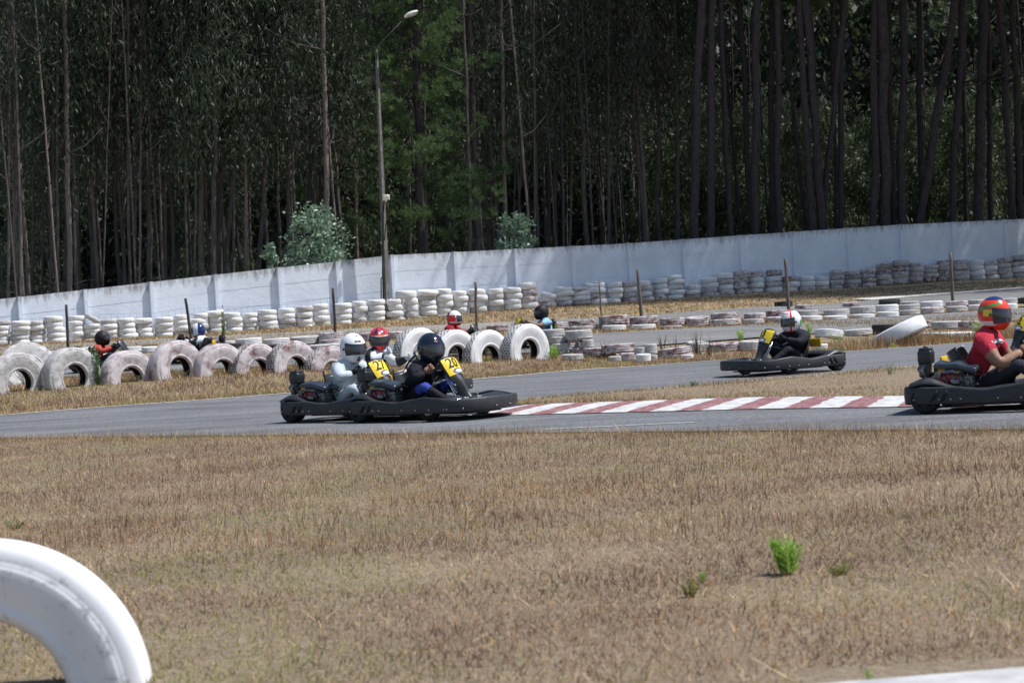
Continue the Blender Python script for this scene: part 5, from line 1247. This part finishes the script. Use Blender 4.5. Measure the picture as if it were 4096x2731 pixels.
# verge beyond the track
X_,Y_=scatter(150000,25.5,37,1.0,None,[(x,y+.02) for x,y in FAR1],.33); k=Y_<36.3+np.clip((X_-4)*.35,0,2.5); grass('verge_grass',X_[k],Y_[k],.02,.11,.011,(.28,.25,.18,.10,.13,.05,.04,.05),'dry grass verge under the half buried tyres',221,.8,.8)
n=22000; a_,_=interp_line(FAR1[1:],n); X_=a_[:,0]; Y_=a_[:,1]+np.abs(g.normal(0,.35,n)); k=np.abs(X_/Y_)<.33; grass('edge_grass',X_[k],Y_[k],.02,.09,.010,(.08,.12,.26,.3,.25,.05,.02,.0),'yellowish grass fringe along the far track edge',223,.6,.5)
# golden tall grass round the big tilted tyre
n=16000; X_=g.uniform(PD(3330,35)[0],PD(4100,36)[0],n); Y_=edgeY(X_,FAR1)+.15+np.abs(g.normal(0,.9,n)); grass('golden_grass',X_,Y_,.06,.34,.012,(.12,.2,.25,.2,.03,.02,.2,.03),'tall golden dry grass round the big tilted tyre',225,.6,.3,dens=1)
# strip between the tyre rows, litter bank below the wall
X_,Y_=scatter(50000,42.5,47,1.0,half=.31); grass('strip_grass',X_,Y_,.02,.12,.016,(.2,.2,.25,.25,.06,.03,.04,.03),'dry grass strip between the two inner tracks',227,.6,.6)
n=70000; Y_=g.uniform(50,70,n); X_=(g.random(n)*2-1)*.31*Y_; q=57+(X_+15.6)*.4; f3=np.interp(X_/Y_*F+2048,[0,2048,2500,3000,3600,4096],[49.5,50.8,51,52.3,58,60.3]); k=(Y_<q-.3)&(Y_>f3+.2); grass('leaf_litter',X_[k],Y_[k],.01,.10,.030,(.2,.22,.22,.22,.05,.04,.06,.1),'dry litter and grass on the bank below the wall',229,.7,1.6)
M['weed']=leaf('fresh_weed_leaf',(.30,.48,.08),(.46,.66,.13),(.58,.74,.20),.6,.45); M['weed_dark']=leaf('dull_weed_leaf',(.06,.13,.05),(.11,.21,.07),(.17,.28,.09),.5,.3); M['weed_gold']=leaf('yellow_orange_weed_leaf',(.22,.20,.04),(.34,.27,.05),(.40,.22,.05),.6,.3); M['weed_dry']=leaf('dry_seed_head',(.10,.075,.05),(.18,.14,.09),(.25,.2,.13),.8,.2)
def weed(px, py, H_px, W_px, label, mat='weed', seed=0, nst=9, lv=26, L=.05, name='weed', D=None, spread=.5, grp=None):
    p=hit(px,py) if D is None else None
    if D is not None: p=P(px,py,D); p.z=float(gz(p.x,D))
    s_=F/p.y; H=H_px/s_; R=W_px/2/s_; r=np.random.default_rng(900+seed); mb=MB(); C=[];A=[]
    for k in range(nst):
        a=r.random()*2*PI; rr=R*math.sqrt(r.random()); tx=Vector((rr*math.cos(a),rr*math.sin(a),H*r.uniform(.6,1))); b0=Vector((rr*.25*math.cos(a),rr*.25*math.sin(a),-.01)); md=b0.lerp(tx,.5)+Vector((0,0,H*.05))
        mb.tube([b0,md,tx],[H*.012+.001,H*.009+.001,.001],4)
        for j in range(lv):
            t=r.uniform(.1,1); q=b0.lerp(tx,t); C.append(q); b=r.random()*2*PI; A.append((math.cos(b)*spread,math.sin(b)*spread,r.uniform(.2,1.0)))
    o=link(name,None,loc=p); tag(o,label,'weed',grp); link('stems',mb.mesh('stems',M['weed_dark' if mat!='weed_dry' else 'weed_dry']),o)
    n=len(C); link('leaves',leaves_mesh('leaves',np.array([tuple(c) for c in C]),np.array(A),r.uniform(L*.6,L*1.3,n),r.uniform(L*.12,L*.20,n),M[mat],RG=r),o)
weed(3150,2300,140,140,'bright green leafy weed standing out of the dry foreground grass','weed',1,22,44,.034)
weed(3360,2300,50,150,'low yellow orange weed right of the bright green one','weed_gold',2,22,12,.016)
weed(2760,2390,75,100,'small pale green weed left of the bright green one','weed_gold',3,14,14,.02)
weed(2810,2330,40,40,'tiny green tuft above the small pale green weed','weed',4,6,10,.018)
weed(60,2115,40,90,'small green tuft at the left edge of the foreground field','weed_dark',5,12,14,.018)
weed(350,2760,70,70,'yellow green weed tip in front of the near white tyre','weed_gold',6,7,14,.022,D=5.05)
weed(455,2760,40,30,'small green tip beside the yellow green weed','weed',7,3,10,.02,D=5.05)
weed(3480,2745,80,20,'single green shoot in front of the white slab','weed',8,3,16,.018,D=4.75)
weed(2775,1556,30,40,'dark green thistle tuft at the kart track edge','weed_dark',9,7,12,.05)
weed(3565,1512,58,50,'spindly dark green weed on the island','weed_dark',10,6,14,.04)
weed(388,1541,155,42,'tall narrow green weed between the second and third big tyres','weed_dark',11,9,40,.07)
weed(893,1372,225,34,'very tall thin green weed behind the big tyres','weed_dark',12,3,90,.07,D=41.5)
weed(2218,1438,62,72,'bright green weed beside the rightmost half buried tyre','weed',13,12,26,.07)
weed(2965,1372,60,48,'light green weed left of kart 13 on the tyre row','weed',14,6,26,.08)
weed(3238,1360,76,42,'pale green weed right behind the number 13 helmet','weed',15,5,34,.08)
weed(3350,1372,42,80,'low green clump in dry grass under the tilted tyre','weed',16,10,14,.06)
weed(3925,1365,100,90,'green weed left of the red t-shirt','weed',17,9,30,.08)
weed(3575,1394,20,26,'small green sprig in the golden grass','weed',18,5,10,.05)
weed(3735,1380,16,50,'low green leaves in front of the big flat tyre','weed',19,6,10,.05)
for k,(px,py,h,w_) in enumerate([(2700,1428,95,60),(2790,1420,110,50),(2840,1425,90,60),(2420,1395,40,60),(2650,1400,80,50)]):
    weed(px,py,h,w_,'dry spindly seed stalks over the tyre row left of kart 13','weed_dry',30+k,8,8,.03,name='dry_stalks',grp='dry stalks over the tyre row')
for k,(px,py,h,w_) in enumerate([(3040,1258,30,60),(2800,1262,34,40),(2660,1262,30,40)]): pass
WH=['leftmost','second','third','fourth','fifth','sixth','seventh','eighth','ninth','tenth','eleventh','last']
for k in range(12):
    a=BIG[k]; weed((a[0]+a[1])/2+random.uniform(-30,30),a[3]+random.uniform(-6,4),random.uniform(28,55),random.uniform(60,100),'tangle of dry twigs at the foot of the %s half buried tyre'%WH[k],'weed_dry',60+k,14,9,.045,name='dry_twigs')
